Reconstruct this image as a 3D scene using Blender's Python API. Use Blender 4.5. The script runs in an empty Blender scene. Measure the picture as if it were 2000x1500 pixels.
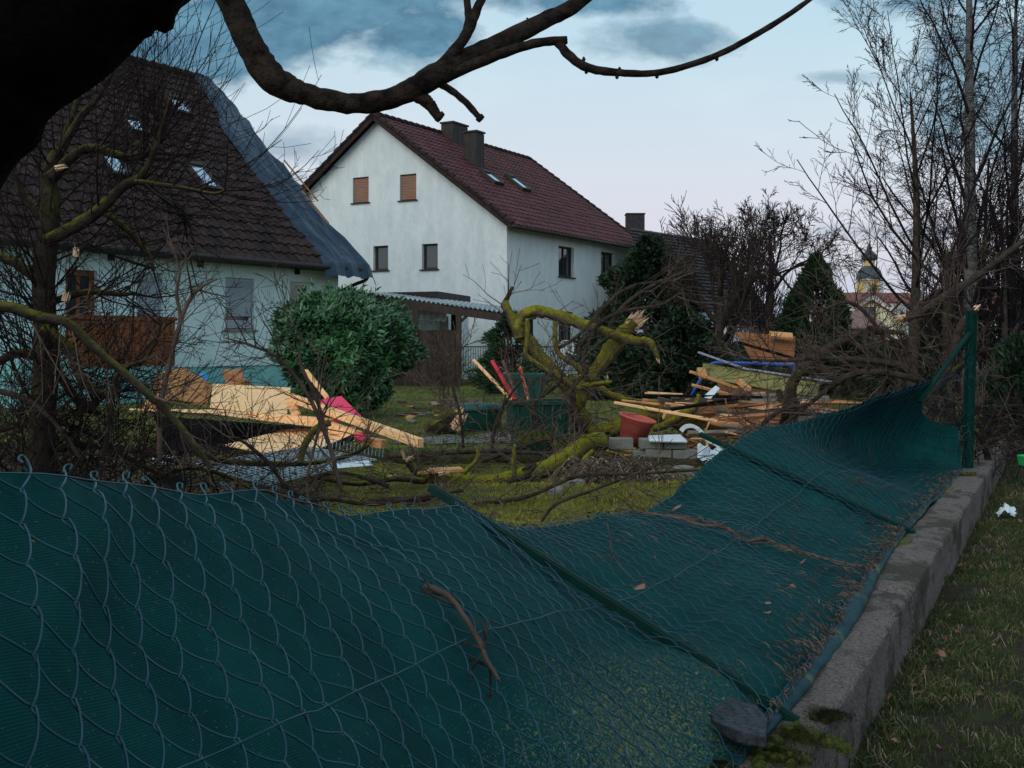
import bpy, math, random
import numpy as np
from mathutils import Vector, Matrix, noise
R = math.radians
F = 2200.0; HZ = 670.0; EYE = 1.47
# ---------------------------------------------------------------- camera, light, sky
C = bpy.context.scene.collection
scn = bpy.context.scene
cd = bpy.data.cameras.new('camera'); cam = bpy.data.objects.new('camera', cd); C.objects.link(cam)
cam.location = (0, 0, EYE); cam.rotation_euler = (R(90), 0, 0)
cd.lens = 36 * F / 2000; cd.sensor_width = 36; cd.shift_y = -80 / 2000; cd.clip_end = 3000; cd.clip_start = .02
scn.camera = cam
scn.view_settings.view_transform = 'Standard'; scn.view_settings.look = 'None'
scn.view_settings.exposure = 0.15; scn.view_settings.gamma = 1
SUN_EL = R(30); SUN_AZ = R(215)      # low behind the left shoulder, veiled by cloud
w = bpy.data.worlds.new('World'); scn.world = w; w.use_nodes = True
def build_world():
    nt = w.node_tree; N = nt.nodes; L = nt.links; N.clear()
    out = N.new('ShaderNodeOutputWorld'); bg = N.new('ShaderNodeBackground'); L.new(bg.outputs[0], out.inputs[0])
    def M(op, a, b=None, c=None, clamp=False):
        n = N.new('ShaderNodeMath'); n.operation = op; n.use_clamp = clamp
        for i, v in enumerate((a, b, c)):
            if v is None: continue
            if isinstance(v, (int, float)): n.inputs[i].default_value = v
            else: L.new(v, n.inputs[i])
        return n.outputs[0]
    def mix(f, a, b):
        n = N.new('ShaderNodeMix'); n.data_type = 'RGBA'
        for s, v in ((0, f), (6, a), (7, b)):
            if isinstance(v, tuple): n.inputs[s].default_value = (*v, 1)
            elif isinstance(v, (int, float)): n.inputs[s].default_value = v
            else: L.new(v, n.inputs[s])
        return n.outputs[2]
    tc = N.new('ShaderNodeTexCoord'); sp = N.new('ShaderNodeSeparateXYZ'); L.new(tc.outputs['Generated'], sp.inputs[0])
    x, y, z = sp.outputs
    ay = M('MAXIMUM', M('ABSOLUTE', y), .25)
    u = M('DIVIDE', x, ay); v = M('DIVIDE', z, ay)
    cb = N.new('ShaderNodeCombineXYZ'); L.new(u, cb.inputs[0]); L.new(M('MULTIPLY', v, 1.9), cb.inputs[1])
    def noi(scale, det, seed=0.0, rough=.6):
        n = N.new('ShaderNodeTexNoise'); n.noise_dimensions = '4D'; n.inputs['W'].default_value = seed
        n.inputs['Scale'].default_value = scale; n.inputs['Detail'].default_value = det; n.inputs['Roughness'].default_value = rough
        L.new(cb.outputs[0], n.inputs['Vector']); return n.outputs[0]
    n1 = noi(6, 8, 2.3); n2 = noi(18, 6, 5.1); n3 = noi(3.2, 6, 9.7)
    nn = M('ADD', M('MULTIPLY', M('SUBTRACT', n1, .5), 2.6), M('MULTIPLY', M('SUBTRACT', n2, .5), 1.4))
    def blob(px, py, a, b, k=1.0, seed=0):
        u0 = (px - 1000) / F; v0 = (HZ - py) / F
        du = M('DIVIDE', M('SUBTRACT', u, u0), a / F); dv = M('DIVIDE', M('SUBTRACT', v, v0), b / F)
        d = M('SQRT', M('ADD', M('MULTIPLY', du, du), M('MULTIPLY', dv, dv)))
        return M('MULTIPLY', M('MULTIPLY', M('SUBTRACT', M('ADD', 1.12, M('MULTIPLY', nn, 1.25)), d), 1.5, clamp=True), k, clamp=True)
    cl = None
    for b in ((620, 20, 300, 125), (330, 120, 230, 110), (800, 70, 160, 60), (1280, 78, 210, 55, .8), (1180, 5, 280, 36), (1760, 5, 210, 60), (1900, 150, 130, 150, .75),
              (1640, 152, 90, 18, .5), (560, 290, 110, 45, .5), (60, 200, 220, 160, .8), (1850, 455, 260, 20, .4), (575, 350, 70, 22, .4)):
        m = blob(*b); cl = m if cl is None else M('MAXIMUM', cl, m)
    # overhead: unseen blue-grey cloud deck all round, shaped for the light it sheds
    ov = M('MULTIPLY', M('ADD', M('SUBTRACT', v, .40), M('MULTIPLY', M('SUBTRACT', n3, .5), .5)), 3.2, clamp=True)
    cl = M('MAXIMUM', cl, M('MULTIPLY', ov, .96))
    ramp = N.new('ShaderNodeValToRGB'); L.new(M('MULTIPLY', M('MAXIMUM', v, 0), 2.6), ramp.inputs[0])
    e = ramp.color_ramp.elements
    e[0].position = 0; e[0].color = (.36, .43, .62, 1)
    e[1].position = 1; e[1].color = (.42, .66, .80, 1)
    for p, c in ((.10, (.45, .50, .66, 1)), (.24, (.65, .63, .745, 1)), (.38, (.64, .68, .775, 1)), (.62, (.55, .70, .79, 1))):
        k = e.new(p); k.color = c
    white = M('MULTIPLY', M('SUBTRACT', n1, .46), 3.0, clamp=True)
    clear = mix(M('MULTIPLY', white, .30), ramp.outputs[0], (.80, .88, .93))
    dark = mix(M('MULTIPLY', M('SUBTRACT', n2, .32), 2.4, clamp=True), (.022, .095, .18), (.15, .34, .47))
    hi = M('MULTIPLY', M('SUBTRACT', v, .36), 3.0, clamp=True)
    dark = mix(hi, dark, (.40, .53, .64))  # deck above the view made brighter than the visible clouds, to light the scene
    col = mix(cl, clear, dark)
    sky = N.new('ShaderNodeTexSky'); sky.sky_type = 'NISHITA'; sky.sun_disc = False
    sky.sun_elevation = SUN_EL; sky.sun_rotation = SUN_AZ; sky.air_density = 1.5; sky.dust_density = 1
    sc = N.new('ShaderNodeVectorMath'); sc.operation = 'SCALE'; L.new(sky.outputs[0], sc.inputs[0]); sc.inputs['Scale'].default_value = .10
    col = mix(.12, col, sc.outputs[0])
    L.new(col, bg.inputs[0]); bg.inputs[1].default_value = 1.0
build_world()
sl = bpy.data.lights.new('sun', 'SUN'); sl.energy = 1.1; sl.angle = R(50); sl.color = (1, .95, .90)
so = bpy.data.objects.new('sun', sl); C.objects.link(so)
sd = Vector((math.sin(SUN_AZ) * math.cos(SUN_EL), math.cos(SUN_AZ) * math.cos(SUN_EL), math.sin(SUN_EL)))
so.rotation_euler = (-sd).to_track_quat('-Z', 'Y').to_euler()

# ---------------------------------------------------------------- helpers
def P(px, py, Y): return Vector(((px - 1000) / F * Y, Y, EYE - (py - HZ) / F * Y))
def tag(o, label=None, cat=None, group=None, kind=None):
    if label: o['label'] = label
    if cat: o['category'] = cat
    if group: o['group'] = group
    if kind: o['kind'] = kind
    return o
def empty(name, loc=(0, 0, 0), rz=0, **k):
    o = bpy.data.objects.new(name, None); C.objects.link(o); o.location = loc; o.rotation_euler = (0, 0, rz)
    o.empty_display_size = .1
    return tag(o, **k)
class MB:
    def __init__(s): s.v = []; s.f = []
    def quad(s, *p):
        n = len(s.v); s.v += [tuple(q) for q in p]; s.f.append(tuple(range(n, n + len(p))))
    def box(s, a, b, M=None):
        x0, y0, z0 = a; x1, y1, z1 = b; n = len(s.v)
        vs = [(x0,y0,z0),(x1,y0,z0),(x1,y1,z0),(x0,y1,z0),(x0,y0,z1),(x1,y0,z1),(x1,y1,z1),(x0,y1,z1)]
        if M is not None: vs = [tuple(M @ Vector(q)) for q in vs]
        s.v += vs
        s.f += [tuple(n + i for i in q) for q in ((0,3,2,1),(4,5,6,7),(0,1,5,4),(1,2,6,5),(2,3,7,6),(3,0,4,7))]
    def slab(s, quad, t):                      # thick board whose upper face is the quad
        q = [Vector(p) for p in quad]; nrm = (q[1] - q[0]).cross(q[-1] - q[0]).normalized()
        if nrm.z < 0: nrm = -nrm
        lo = [p - nrm * t for p in q]; n = len(s.v); k = len(q)
        s.v += [tuple(p) for p in q] + [tuple(p) for p in lo]
        s.f.append(tuple(range(n, n + k))); s.f.append(tuple(range(n + 2 * k - 1, n + k - 1, -1)))
        for i in range(k):
            j = (i + 1) % k; s.f.append((n + i, n + k + i, n + k + j, n + j))
    def bar(s, a, b, w, h, up=Vector((0, 0, 1)), roll=0):
        a = Vector(a); b = Vector(b); d = (b - a); L = d.length; d.normalize()
        sd_ = d.cross(up)
        if sd_.length < 1e-3: sd_ = d.cross(Vector((1, 0, 0)))
        sd_.normalize(); u = sd_.cross(d)
        if roll:
            q = Matrix.Rotation(roll, 3, d); sd_ = q @ sd_; u = q @ u
        M = Matrix((( *[d[0], sd_[0], u[0]], a[0]), (*[d[1], sd_[1], u[1]], a[1]), (*[d[2], sd_[2], u[2]], a[2]), (0, 0, 0, 1)))
        s.box((0, -w / 2, -h / 2), (L, w / 2, h / 2), M)
    def tube(s, pts, rad, sides=6, cap=True, rough=0, rng=None):
        k = len(pts)
        if k < 2: return
        pts = [Vector(p) for p in pts]
        if not hasattr(rad, '__len__'): rad = [rad] * k
        n = len(s.v); ref = None; V = s.v
        cs = [(math.cos(2 * math.pi * j / sides), math.sin(2 * math.pi * j / sides)) for j in range(sides)]
        for i in range(k):
            t = (pts[min(i + 1, k - 1)] - pts[max(i - 1, 0)])
            if t.length < 1e-9: t = Vector((0, 0, 1))
            t.normalize()
            if ref is None:
                ref = t.cross(Vector((0, 0, 1)) if abs(t.z) < .9 else Vector((1, 0, 0))).normalized()
            else:
                ref = ref - t * ref.dot(t)
                if ref.length < 1e-6: ref = t.orthogonal()
                ref.normalize()
            b = t.cross(ref); r = rad[i]; p = pts[i]
            for c, q in cs:
                rr = r
                if rough: rr = r * (1 + rough * noise.noise((p + (ref * c + b * q) * r) * (2.2 / max(r, .01)) * .35))
                V.append((p.x + (ref.x * c + b.x * q) * rr, p.y + (ref.y * c + b.y * q) * rr, p.z + (ref.z * c + b.z * q) * rr))
        for i in range(k - 1):
            a = n + i * sides
            for j in range(sides):
                j2 = (j + 1) % sides
                s.f.append((a + j, a + j2, a + sides + j2, a + sides + j))
        if cap and sides > 3:
            s.f.append(tuple(n + j for j in range(sides - 1, -1, -1))); s.f.append(tuple(n + (k - 1) * sides + j for j in range(sides)))
    def lathe(s, prof, seg=28, M=None):
        n = len(s.v)
        for r, z in prof:
            for j in range(seg):
                a = 2 * math.pi * j / seg; q = Vector((r * math.cos(a), r * math.sin(a), z))
                s.v.append(tuple(M @ q if M is not None else q))
        for i in range(len(prof) - 1):
            for j in range(seg):
                j2 = (j + 1) % seg; s.f.append((n + i * seg + j, n + i * seg + j2, n + (i + 1) * seg + j2, n + (i + 1) * seg + j))
    def grid(s, fn, nu, nv):
        n = len(s.v)
        for i in range(nu + 1):
            for j in range(nv + 1): s.v.append(tuple(fn(i / nu, j / nv)))
        for i in range(nu):
            for j in range(nv):
                a = n + i * (nv + 1) + j; s.f.append((a, a + nv + 1, a + nv + 2, a + 1))
    def leaf(s, p, d, up, L, W, fold=.15):
        d = d.normalized(); sd_ = d.cross(up)
        if sd_.length < 1e-4: sd_ = d.orthogonal()
        sd_.normalize(); nrm = sd_.cross(d); n = len(s.v)
        a = p; b = p + d * L * .45 + sd_ * W / 2 + nrm * W * fold; c = p + d * L; e = p + d * L * .45 - sd_ * W / 2 + nrm * W * fold; m = p + d * L * .5
        s.v += [tuple(a), tuple(b), tuple(c), tuple(e), tuple(m)]
        s.f += [(n, n + 1, n + 4), (n + 1, n + 2, n + 4), (n + 2, n + 3, n + 4), (n + 3, n, n + 4)]
    def build(s, name, m, parent=None, smooth=False, **k):
        me = bpy.data.meshes.new(name)
        me.from_pydata(s.v, [], s.f); me.validate(verbose=False)
        if m is not None: me.materials.append(m)
        if smooth: me.polygons.foreach_set('use_smooth', [True] * len(me.polygons))
        me.update()
        o = bpy.data.objects.new(name, me); C.objects.link(o)
        if parent is not None: o.parent = parent
        return tag(o, **k)
def recalc(o):
    import bmesh
    bm = bmesh.new(); bm.from_mesh(o.data); bmesh.ops.recalc_face_normals(bm, faces=bm.faces); bm.to_mesh(o.data); bm.free(); return o
def bevel(o, w_=.006, seg=2):
    m = o.modifiers.new('bevel', 'BEVEL'); m.width = w_; m.segments = seg; m.limit_method = 'ANGLE'; return o
def spline(pts, sub=6):
    pts = [Vector(p) for p in pts]; out = []
    for i in range(len(pts) - 1):
        p0 = pts[max(i - 1, 0)]; p1 = pts[i]; p2 = pts[i + 1]; p3 = pts[min(i + 2, len(pts) - 1)]
        for k in range(sub):
            t = k / sub
            out.append(.5 * ((2 * p1) + (p2 - p0) * t + (2 * p0 - 5 * p1 + 4 * p2 - p3) * t * t + (3 * p1 - 3 * p2 + p3 - p0) * t ** 3))
    out.append(pts[-1]); return out
def lerp(a, b, t): return a + (b - a) * t
def interp(x, tab):
    if x <= tab[0][0]: return tab[0][1]
    for (a, va), (b, vb) in zip(tab, tab[1:]):
        if x <= b:
            t = (x - a) / (b - a); t = t * t * (3 - 2 * t); return va + (vb - va) * t
    return tab[-1][1]
# ---------------------------------------------------------------- materials
def mat(name, c1, c2=None, rough=.8, scale=5., det=6, bump=0., bscale=None, metal=0., spec=.25, isl=0., stretch=None, c3=None, s3=1., t3=.55, k3=1.,
        mossup=None, wave=None, trans=0., lo=.35, hi=.65, alpha=None):
    m = bpy.data.materials.new(name); m.use_nodes = True; nt = m.node_tree; N = nt.nodes; L = nt.links
    b = N['Principled BSDF']; b.inputs['Roughness'].default_value = rough; b.inputs['Metallic'].default_value = metal
    b.inputs['Specular IOR Level'].default_value = spec
    tc = N.new('ShaderNodeTexCoord'); vec = tc.outputs['Object']
    if stretch:
        mp = N.new('ShaderNodeMapping'); mp.inputs['Scale'].default_value = stretch; L.new(vec, mp.inputs[0]); vec = mp.outputs[0]
    def noi(sc, d=det, vv=None):
        n = N.new('ShaderNodeTexNoise'); n.inputs['Scale'].default_value = sc; n.inputs['Detail'].default_value = d; n.inputs['Roughness'].default_value = .65
        L.new(vv or vec, n.inputs['Vector']); return n.outputs[0]
    def mr(s, a, b_):
        n = N.new('ShaderNodeMapRange'); n.inputs[1].default_value = a; n.inputs[2].default_value = b_; L.new(s, n.inputs[0]); return n.outputs[0]
    def mixc(f, a, b_):
        n = N.new('ShaderNodeMix'); n.data_type = 'RGBA'
        for s, v in ((0, f), (6, a), (7, b_)):
            if isinstance(v, tuple): n.inputs[s].default_value = (*v, 1)
            elif isinstance(v, (int, float)): n.inputs[s].default_value = v
            else: L.new(v, n.inputs[s])
        return n.outputs[2]
    def mth(op, a, b_):
        n = N.new('ShaderNodeMath'); n.operation = op
        for i, v in enumerate((a, b_)):
            if isinstance(v, (int, float)): n.inputs[i].default_value = v
            else: L.new(v, n.inputs[i])
        return n.outputs[0]
    n1 = noi(scale)
    col = mixc(mr(n1, lo, hi), c1, c2 or c1)
    geo = N.new('ShaderNodeNewGeometry')
    if isl:
        hs = N.new('ShaderNodeHueSaturation'); L.new(mr(geo.outputs['Random Per Island'], -.0, 1.), hs.inputs['Value'])
        mrn = hs.inputs['Value'].links[0].from_node; mrn.inputs[3].default_value = 1 - isl; mrn.inputs[4].default_value = 1 + isl
        L.new(col, hs.inputs['Color']); col = hs.outputs[0]
    if c3:
        f = mr(noi(s3, 8), t3, t3 + .08)
        col = mixc(mth('MULTIPLY', f, k3), col, c3)
    if mossup:
        mc, a0, a1, ms = mossup
        sp = N.new('ShaderNodeSeparateXYZ'); L.new(geo.outputs['Normal'], sp.inputs[0])
        f = mr(mth('ADD', sp.outputs[2], mth('MULTIPLY', mth('SUBTRACT', noi(ms), .5), 2.4)), a0, a1)
        n_ = noi(ms * 3, 4)
        mcol = mixc(mr(n_, .35, .65), mc, tuple(q * .45 for q in mc))
        col = mixc(f, col, mcol)
    L.new(col, b.inputs['Base Color'])
    h = None
    if wave:
        wn = N.new('ShaderNodeTexWave'); wn.wave_type = 'BANDS'; wn.bands_direction = wave[0]; wn.inputs['Scale'].default_value = wave[1]
        wn.inputs['Distortion'].default_value = wave[2]; L.new(tc.outputs['Object'], wn.inputs['Vector'])
        col2 = mixc(mth('MULTIPLY', wn.outputs['Fac'], wave[3]), col, tuple(q * .4 for q in c1)); L.new(col2, b.inputs['Base Color']); h = wn.outputs['Fac']
    if bump:
        bp = N.new('ShaderNodeBump'); bp.inputs['Strength'].default_value = 1; bp.inputs['Distance'].default_value = bump
        hh = noi(bscale or scale * 4, 8)
        if h is not None: hh = mth('ADD', hh, mth('MULTIPLY', h, .6))
        L.new(hh, bp.inputs['Height']); L.new(bp.outputs[0], b.inputs['Normal'])
    if trans: b.inputs['Transmission Weight'].default_value = trans
    return m
M = {}
M['stucco'] = mat('stucco', (.62, .68, .69), (.76, .80, .79), .95, 2.2, bump=.035, bscale=9, stretch=(1, 1, .35), c3=(.60, .63, .63), s3=1.6, t3=.58, k3=.5)
M['stucco_side'] = M['stucco']
M['stucco_left'] = mat('stucco_left', (.64, .83, .84), (.72, .88, .88), .95, 1.4, bump=.04, bscale=14)
M['plinth'] = mat('plinth', (.20, .50, .50), (.26, .58, .56), .9, 2, bump=.01)
M['tile_red'] = mat('tile_red', (.062, .018, .020), (.105, .032, .031), .62, 6, isl=.3, bump=.004, c3=(.05, .03, .03), s3=1.2, t3=.58, k3=.7)
M['tile_dark'] = mat('tile_dark', (.016, .010, .010), (.045, .027, .023), .6, 5, spec=.12, isl=.35, bump=.006, c3=(.14, .13, .12), s3=2.2, t3=.66, k3=.6)
M['slate'] = mat('slate', (.025, .021, .025), (.045, .037, .040), .7, 4, bump=.01)
M['dark_trim'] = mat('dark_trim', (.022, .018, .017), (.045, .034, .03), .6, 6)
M['zinc'] = mat('zinc', (.028, .023, .020), (.045, .036, .03), .6, 3)
M['brown_wood'] = mat('brown_wood', (.17, .055, .022), (.27, .09, .035), .6, 7, stretch=(3, 3, .5), bump=.003, c3=(.07, .03, .015), s3=3, t3=.6, k3=.6)
M['dark_wood'] = mat('dark_wood', (.035, .025, .02), (.065, .047, .038), .85, 8, stretch=(3, 3, .4), bump=.005, isl=.3)
M['shutter_tan'] = mat('shutter_tan', (.36, .20, .13), (.42, .25, .17), .6, 3, wave=('Z', 9.5, 0, .55), bump=.01)
M['shutter_grey'] = mat('shutter_grey', (.34, .40, .46), (.42, .48, .52), .55, 3)
M['white_paint'] = mat('white_paint', (.66, .70, .72), (.78, .80, .80), .5, 4)
M['white_metal'] = mat('white_metal', (.60, .70, .74), (.76, .82, .84), .4, 6, c3=(.3, .33, .33), s3=5, t3=.6, k3=.6)
M['glass'] = mat('glass', (.020, .026, .032), (.035, .045, .05), .06, 1.5, spec=.9)
M['skyglass'] = mat('skyglass', (.50, .62, .70), (.60, .72, .80), .08, 1, metal=.95)
M['curtain'] = mat('curtain', (.20, .25, .26), (.34, .40, .40), .8, 9, stretch=(6, 6, .2))
M['osb'] = mat('osb', (.80, .46, .20), (.92, .62, .33), .85, 26, det=3, bump=.002, c3=(.42, .24, .10), s3=34, t3=.6, k3=.75, isl=.08)
M['pine'] = mat('pine', (.66, .35, .15), (.84, .53, .27), .75, 4, stretch=(2, 2, 9), bump=.002, isl=.3, c3=(.30, .15, .06), s3=9, t3=.64, k3=.8)
M['orange_pine'] = mat('orange_pine', (.38, .17, .060), (.62, .33, .14), .7, 4, stretch=(1, 4, 9), isl=.35, bump=.002)
M['grey_wood'] = mat('grey_wood', (.11, .09, .075), (.22, .18, .15), .85, 4, stretch=(2, 2, 9), isl=.3, bump=.003)
M['panel_wood'] = mat('panel_wood', (.26, .105, .042), (.40, .175, .075), .75, 3, stretch=(1, 1, 9), bump=.004, isl=.25, c3=(.1, .05, .03), s3=3, t3=.58, k3=.6)
M['brown_ply'] = mat('brown_ply', (.30, .13, .04), (.46, .22, .08), .8, 14, bump=.002, c3=(.14, .07, .03), s3=4, t3=.6, k3=.6)
M['green_board'] = mat('green_board', (.19, .20, .07), (.30, .27, .10), .85, 3, stretch=(.6, 2, 5), bump=.003, c3=(.10, .13, .04), s3=4, t3=.52, k3=.8)
M['splinter'] = mat('splinter', (.62, .36, .20), (.85, .62, .42), .85, 16, stretch=(3, 3, 1), bump=.004)
M['pink'] = mat('pink', (.92, .03, .11), (.95, .06, .16), .6, 3, wave=('X', 14, 0, .2))
M['red'] = mat('red', (.55, .02, .03), (.72, .05, .06), .5, 4)
M['pot'] = mat('pot', (.45, .085, .07), (.56, .14, .11), .65, 5, bump=.002, c3=(.2, .08, .06), s3=4, t3=.6, k3=.5)
M['bin'] = mat('bin', (.006, .048, .038), (.012, .078, .058), .5, 4, bump=.002)
M['blue'] = mat('blue', (.02, .09, .42), (.03, .14, .55), .4, 4)
M['blue_cloth'] = mat('blue_cloth', (.03, .16, .42), (.08, .28, .55), .8, 9, bump=.01)
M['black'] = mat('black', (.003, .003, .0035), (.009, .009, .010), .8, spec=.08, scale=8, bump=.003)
M['grey_metal'] = mat('grey_metal', (.28, .34, .40), (.45, .50, .55), .35, 3, metal=.7)
M['lilac_metal'] = mat('lilac_metal', (.22, .22, .30), (.36, .36, .45), .35, 2, metal=.6, c3=(.1, .1, .1), s3=3, t3=.58, k3=.6)
M['grating'] = mat('grating', (.28, .38, .44), (.42, .54, .60), .35, 3, metal=.6)
M['tarp'] = mat('tarp', (.004, .019, .042), (.008, .036, .070), .30, 3, bump=.04, bscale=5, spec=.4)
M['block'] = mat('block', (.17, .17, .15), (.28, .28, .24), .95, 6, bump=.006, isl=.2, c3=(.08, .10, .05), s3=5, t3=.56, k3=.6)
M['concrete'] = mat('concrete', (.045, .035, .030), (.27, .225, .205), .95, 75, det=12, bump=.02, bscale=80, c3=(.030, .030, .012), s3=2.6, t3=.49, k3=.75, lo=.3, hi=.66)
M['moss'] = mat('moss', (.018, .028, .005), (.11, .13, .018), .95, 60, bump=.03, bscale=60)
M['moss_dark'] = mat('moss_dark', (.012, .013, .006), (.055, .055, .014), .95, 9, bump=.03, bscale=40)
M['bark'] = mat('bark', (.022, .017, .014), (.07, .053, .042), .9, 14, spec=.1, bump=.01, bscale=30, isl=.25)
M['bark_near'] = mat('bark_near', (.010, .0075, .0065), (.060, .044, .034), .9, 34, bump=.02, bscale=70, spec=.1, c3=(.16, .15, .02), s3=7, t3=.66, k3=.9)
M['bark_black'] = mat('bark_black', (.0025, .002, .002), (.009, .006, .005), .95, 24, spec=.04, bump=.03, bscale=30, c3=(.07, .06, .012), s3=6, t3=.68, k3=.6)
M['bark_moss'] = mat('bark_moss', (.060, .048, .036), (.12, .095, .065), .92, 14, bump=.02, bscale=35, spec=.1, mossup=((.29, .265, .02), -.6, .7, 11))
M['bark_moss2'] = mat('bark_moss2', (.016, .013, .011), (.05, .04, .03), .92, 14, spec=.1, bump=.012, bscale=35, mossup=((.14, .14, .02), .1, .9, 5))
M['twig'] = mat('twig', (.050, .034, .028), (.125, .09, .07), .85, 7, isl=.45, spec=.1)
M['twig_dark'] = mat('twig_dark', (.010, .007, .007), (.032, .022, .020), .85, 5, isl=.45, spec=.1)
M['twig_far'] = mat('twig_far', (.016, .012, .013), (.036, .027, .026), .9, 2, isl=.4, spec=.05)
M['twig_pruned'] = mat('twig_pruned', (.030, .023, .021), (.065, .05, .044), .9, 2, isl=.4, spec=.05)
M['twig_birch'] = mat('twig_birch', (.012, .009, .010), (.028, .020, .020), .9, 2, isl=.4, spec=.05)
M['birch'] = mat('birch', (.09, .085, .085), (.20, .19, .185), .8, 3, stretch=(1, 1, 5), c3=(.03, .03, .03), s3=6, t3=.54)
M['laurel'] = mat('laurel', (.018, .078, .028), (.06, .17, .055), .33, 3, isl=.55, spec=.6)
M['needle'] = mat('needle', (.018, .045, .022), (.035, .075, .032), .7, 3, isl=.5)
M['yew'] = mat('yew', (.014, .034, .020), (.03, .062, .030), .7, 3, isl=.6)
M['ivy'] = mat('ivy', (.020, .045, .018), (.06, .095, .035), .5, 9, isl=.6)
M['dead'] = mat('dead', (.16, .11, .075), (.32, .24, .17), .9, 9, isl=.5)
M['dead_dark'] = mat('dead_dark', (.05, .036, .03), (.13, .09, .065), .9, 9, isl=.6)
M['leaf_brown'] = mat('leaf_brown', (.13, .055, .035), (.28, .15, .10), .75, 14, isl=.4, bump=.003)
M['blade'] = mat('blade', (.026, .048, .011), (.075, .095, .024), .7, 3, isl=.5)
M['blade_lawn'] = mat('blade_lawn', (.11, .125, .016), (.36, .315, .04), .75, 1.3, isl=.45)
M['blade_far'] = mat('blade_far', (.04, .12, .03), (.07, .17, .04), .75, 1.3, isl=.45)
M['shade_soil'] = mat('shade_soil', (.030, .025, .018), (.075, .07, .03), .95, 5, bump=.03, bscale=30, c3=(.05, .07, .015), s3=1.5, t3=.5, k3=.8)  # dark ground tone that paints the shade under the left thicket
M['lawn'] = mat('lawn', (.06, .065, .012), (.17, .16, .022), .95, 1.6, bump=.03, bscale=30, c3=(.06, .05, .03), s3=1.1, t3=.55, k3=.8)
M['far_ground'] = mat('far_ground', (.04, .05, .02), (.07, .06, .035), .95, .4)
M['ground'] = mat('ground', (.022, .017, .010), (.055, .040, .022), .95, 9, bump=.04, bscale=50, c3=(.045, .06, .012), s3=2.3, t3=.5, k3=.8)
M['path'] = mat('path', (.13, .12, .11), (.20, .19, .17), .95, 14, bump=.01)
M['cloth'] = mat('cloth', (.0018, .040, .040), (.003, .066, .063), .75, 3.5, spec=.07, bump=.003, bscale=40)
M['wire'] = mat('wire', (.004, .040, .060), (.009, .065, .09), .28, 9, spec=.35)
M['post'] = mat('post', (.001, .020, .016), (.002, .034, .026), .55, 9, spec=.08, c3=(.015, .02, .01), s3=12, t3=.66, k3=.6)
M['hem'] = mat('hem', (.006, .035, .050), (.018, .07, .085), .8, 12, bump=.006, bscale=60, c3=(.14, .16, .05), s3=4, t3=.56, k3=.7)
M['slate_piece'] = mat('slate_piece', (.010, .013, .016), (.06, .07, .08), .8, 60, bump=.004, bscale=110)
M['solar'] = mat('solar', (.03, .045, .08), (.05, .07, .11), .3, 2)
M['cream'] = mat('cream', (.62, .60, .36), (.70, .68, .44), .9, 1)
M['ochre'] = mat('ochre', (.62, .42, .16), (.70, .48, .2), .9, .4)
M['copper'] = mat('copper', (.05, .065, .08), (.08, .09, .10), .6, .5)
M['white_far'] = mat('white_far', (.6, .6, .6), (.66, .66, .66), .9, .4)
M['roof_far'] = mat('roof_far', (.15, .06, .05), (.22, .09, .07), .85, 1.2, bump=.02)
M['awning'] = mat('awning', (.42, .46, .46), (.52, .55, .55), .8, 6)
M['poly'] = mat('poly', (.34, .40, .42), (.48, .54, .55), .3, 2, wave=('X', 2.2, 0, .7))
M['tube_lamp'] = mat('plastic_green', (.01, .38, .08), (.02, .45, .10), .45, 5)
M['dark_red'] = mat('dark_red', (.075, .022, .024), (.11, .035, .035), .8, 3)
M['brick'] = mat('brick', (.18, .10, .09), (.26, .15, .13), .9, 5, bump=.02)
# ---------------------------------------------------------------- ground
GZ = .25
def wx(y): return .495 * y - .90           # centre line of the low concrete wall
NV = Vector((-.896, .444, 0)); AV = Vector((.444, .896, 0))
def hump(x, y, a=.05):
    return a * noise.noise(Vector((x * .8, y * .8, 0))) + a * .5 * noise.noise(Vector((x * 2.7, y * 2.7, 3)))
def gz(x, y):                              # height of the garden ground
    f = max(0, min(1, (26 - y) / 8)); return GZ + hump(x, y, .06) * f
def oz(x, y):
    f = max(0, min(1, (26 - y) / 8)); return hump(x + 9, y, .05) * f
def sheet(name, side, m, ys, ws, zf, kind='structure'):
    mb = MB(); n = len(ws)
    for y in ys:
        for q in ws:
            x = wx(y) + side * q; mb.v.append((x, y, zf(x, y)))
    for i in range(len(ys) - 1):
        for j in range(n - 1):
            a = i * n + j; f = (a, a + n, a + n + 1, a + 1)
            mb.f.append(f if side < 0 else f[::-1])
    return mb.build(name, m, smooth=True, kind=kind)
ys = [-6 + .25 * i for i in range(130)] + [28 + 4 * i for i in range(20)] + [110, 150, 250]
ws = [.06 + .25 * i for i in range(48)] + [12.5 + 1.5 * i for i in range(14)] + [36, 60, 110, 200]
sheet('garden_ground', -1, M['lawn'], ys, ws, gz)
sheet('verge_ground', 1, M['ground'], ys, ws, oz)
mb = MB(); mb.quad((-1500, -300, -.35), (1500, -300, -.35), (1500, 2500, -.35), (-1500, 2500, -.35)); mb.build('ground', M['far_ground'], kind='structure')
# garden path (grey, mossy) behind the kerb
mb = MB(); pts = [P(760, 868, 13.6), P(1000, 868, 13.6), P(1120, 840, 15.7), P(880, 846, 15.2)]
for p in pts: p.z = GZ + .045
mb.grid(lambda u, v: (lambda p: Vector((p.x, p.y, gz(p.x, p.y) + .012)))(pts[0].lerp(pts[1], u).lerp(pts[3].lerp(pts[2], u), v)), 40, 20); mb.build('path', M['path'], kind='structure')

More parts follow.
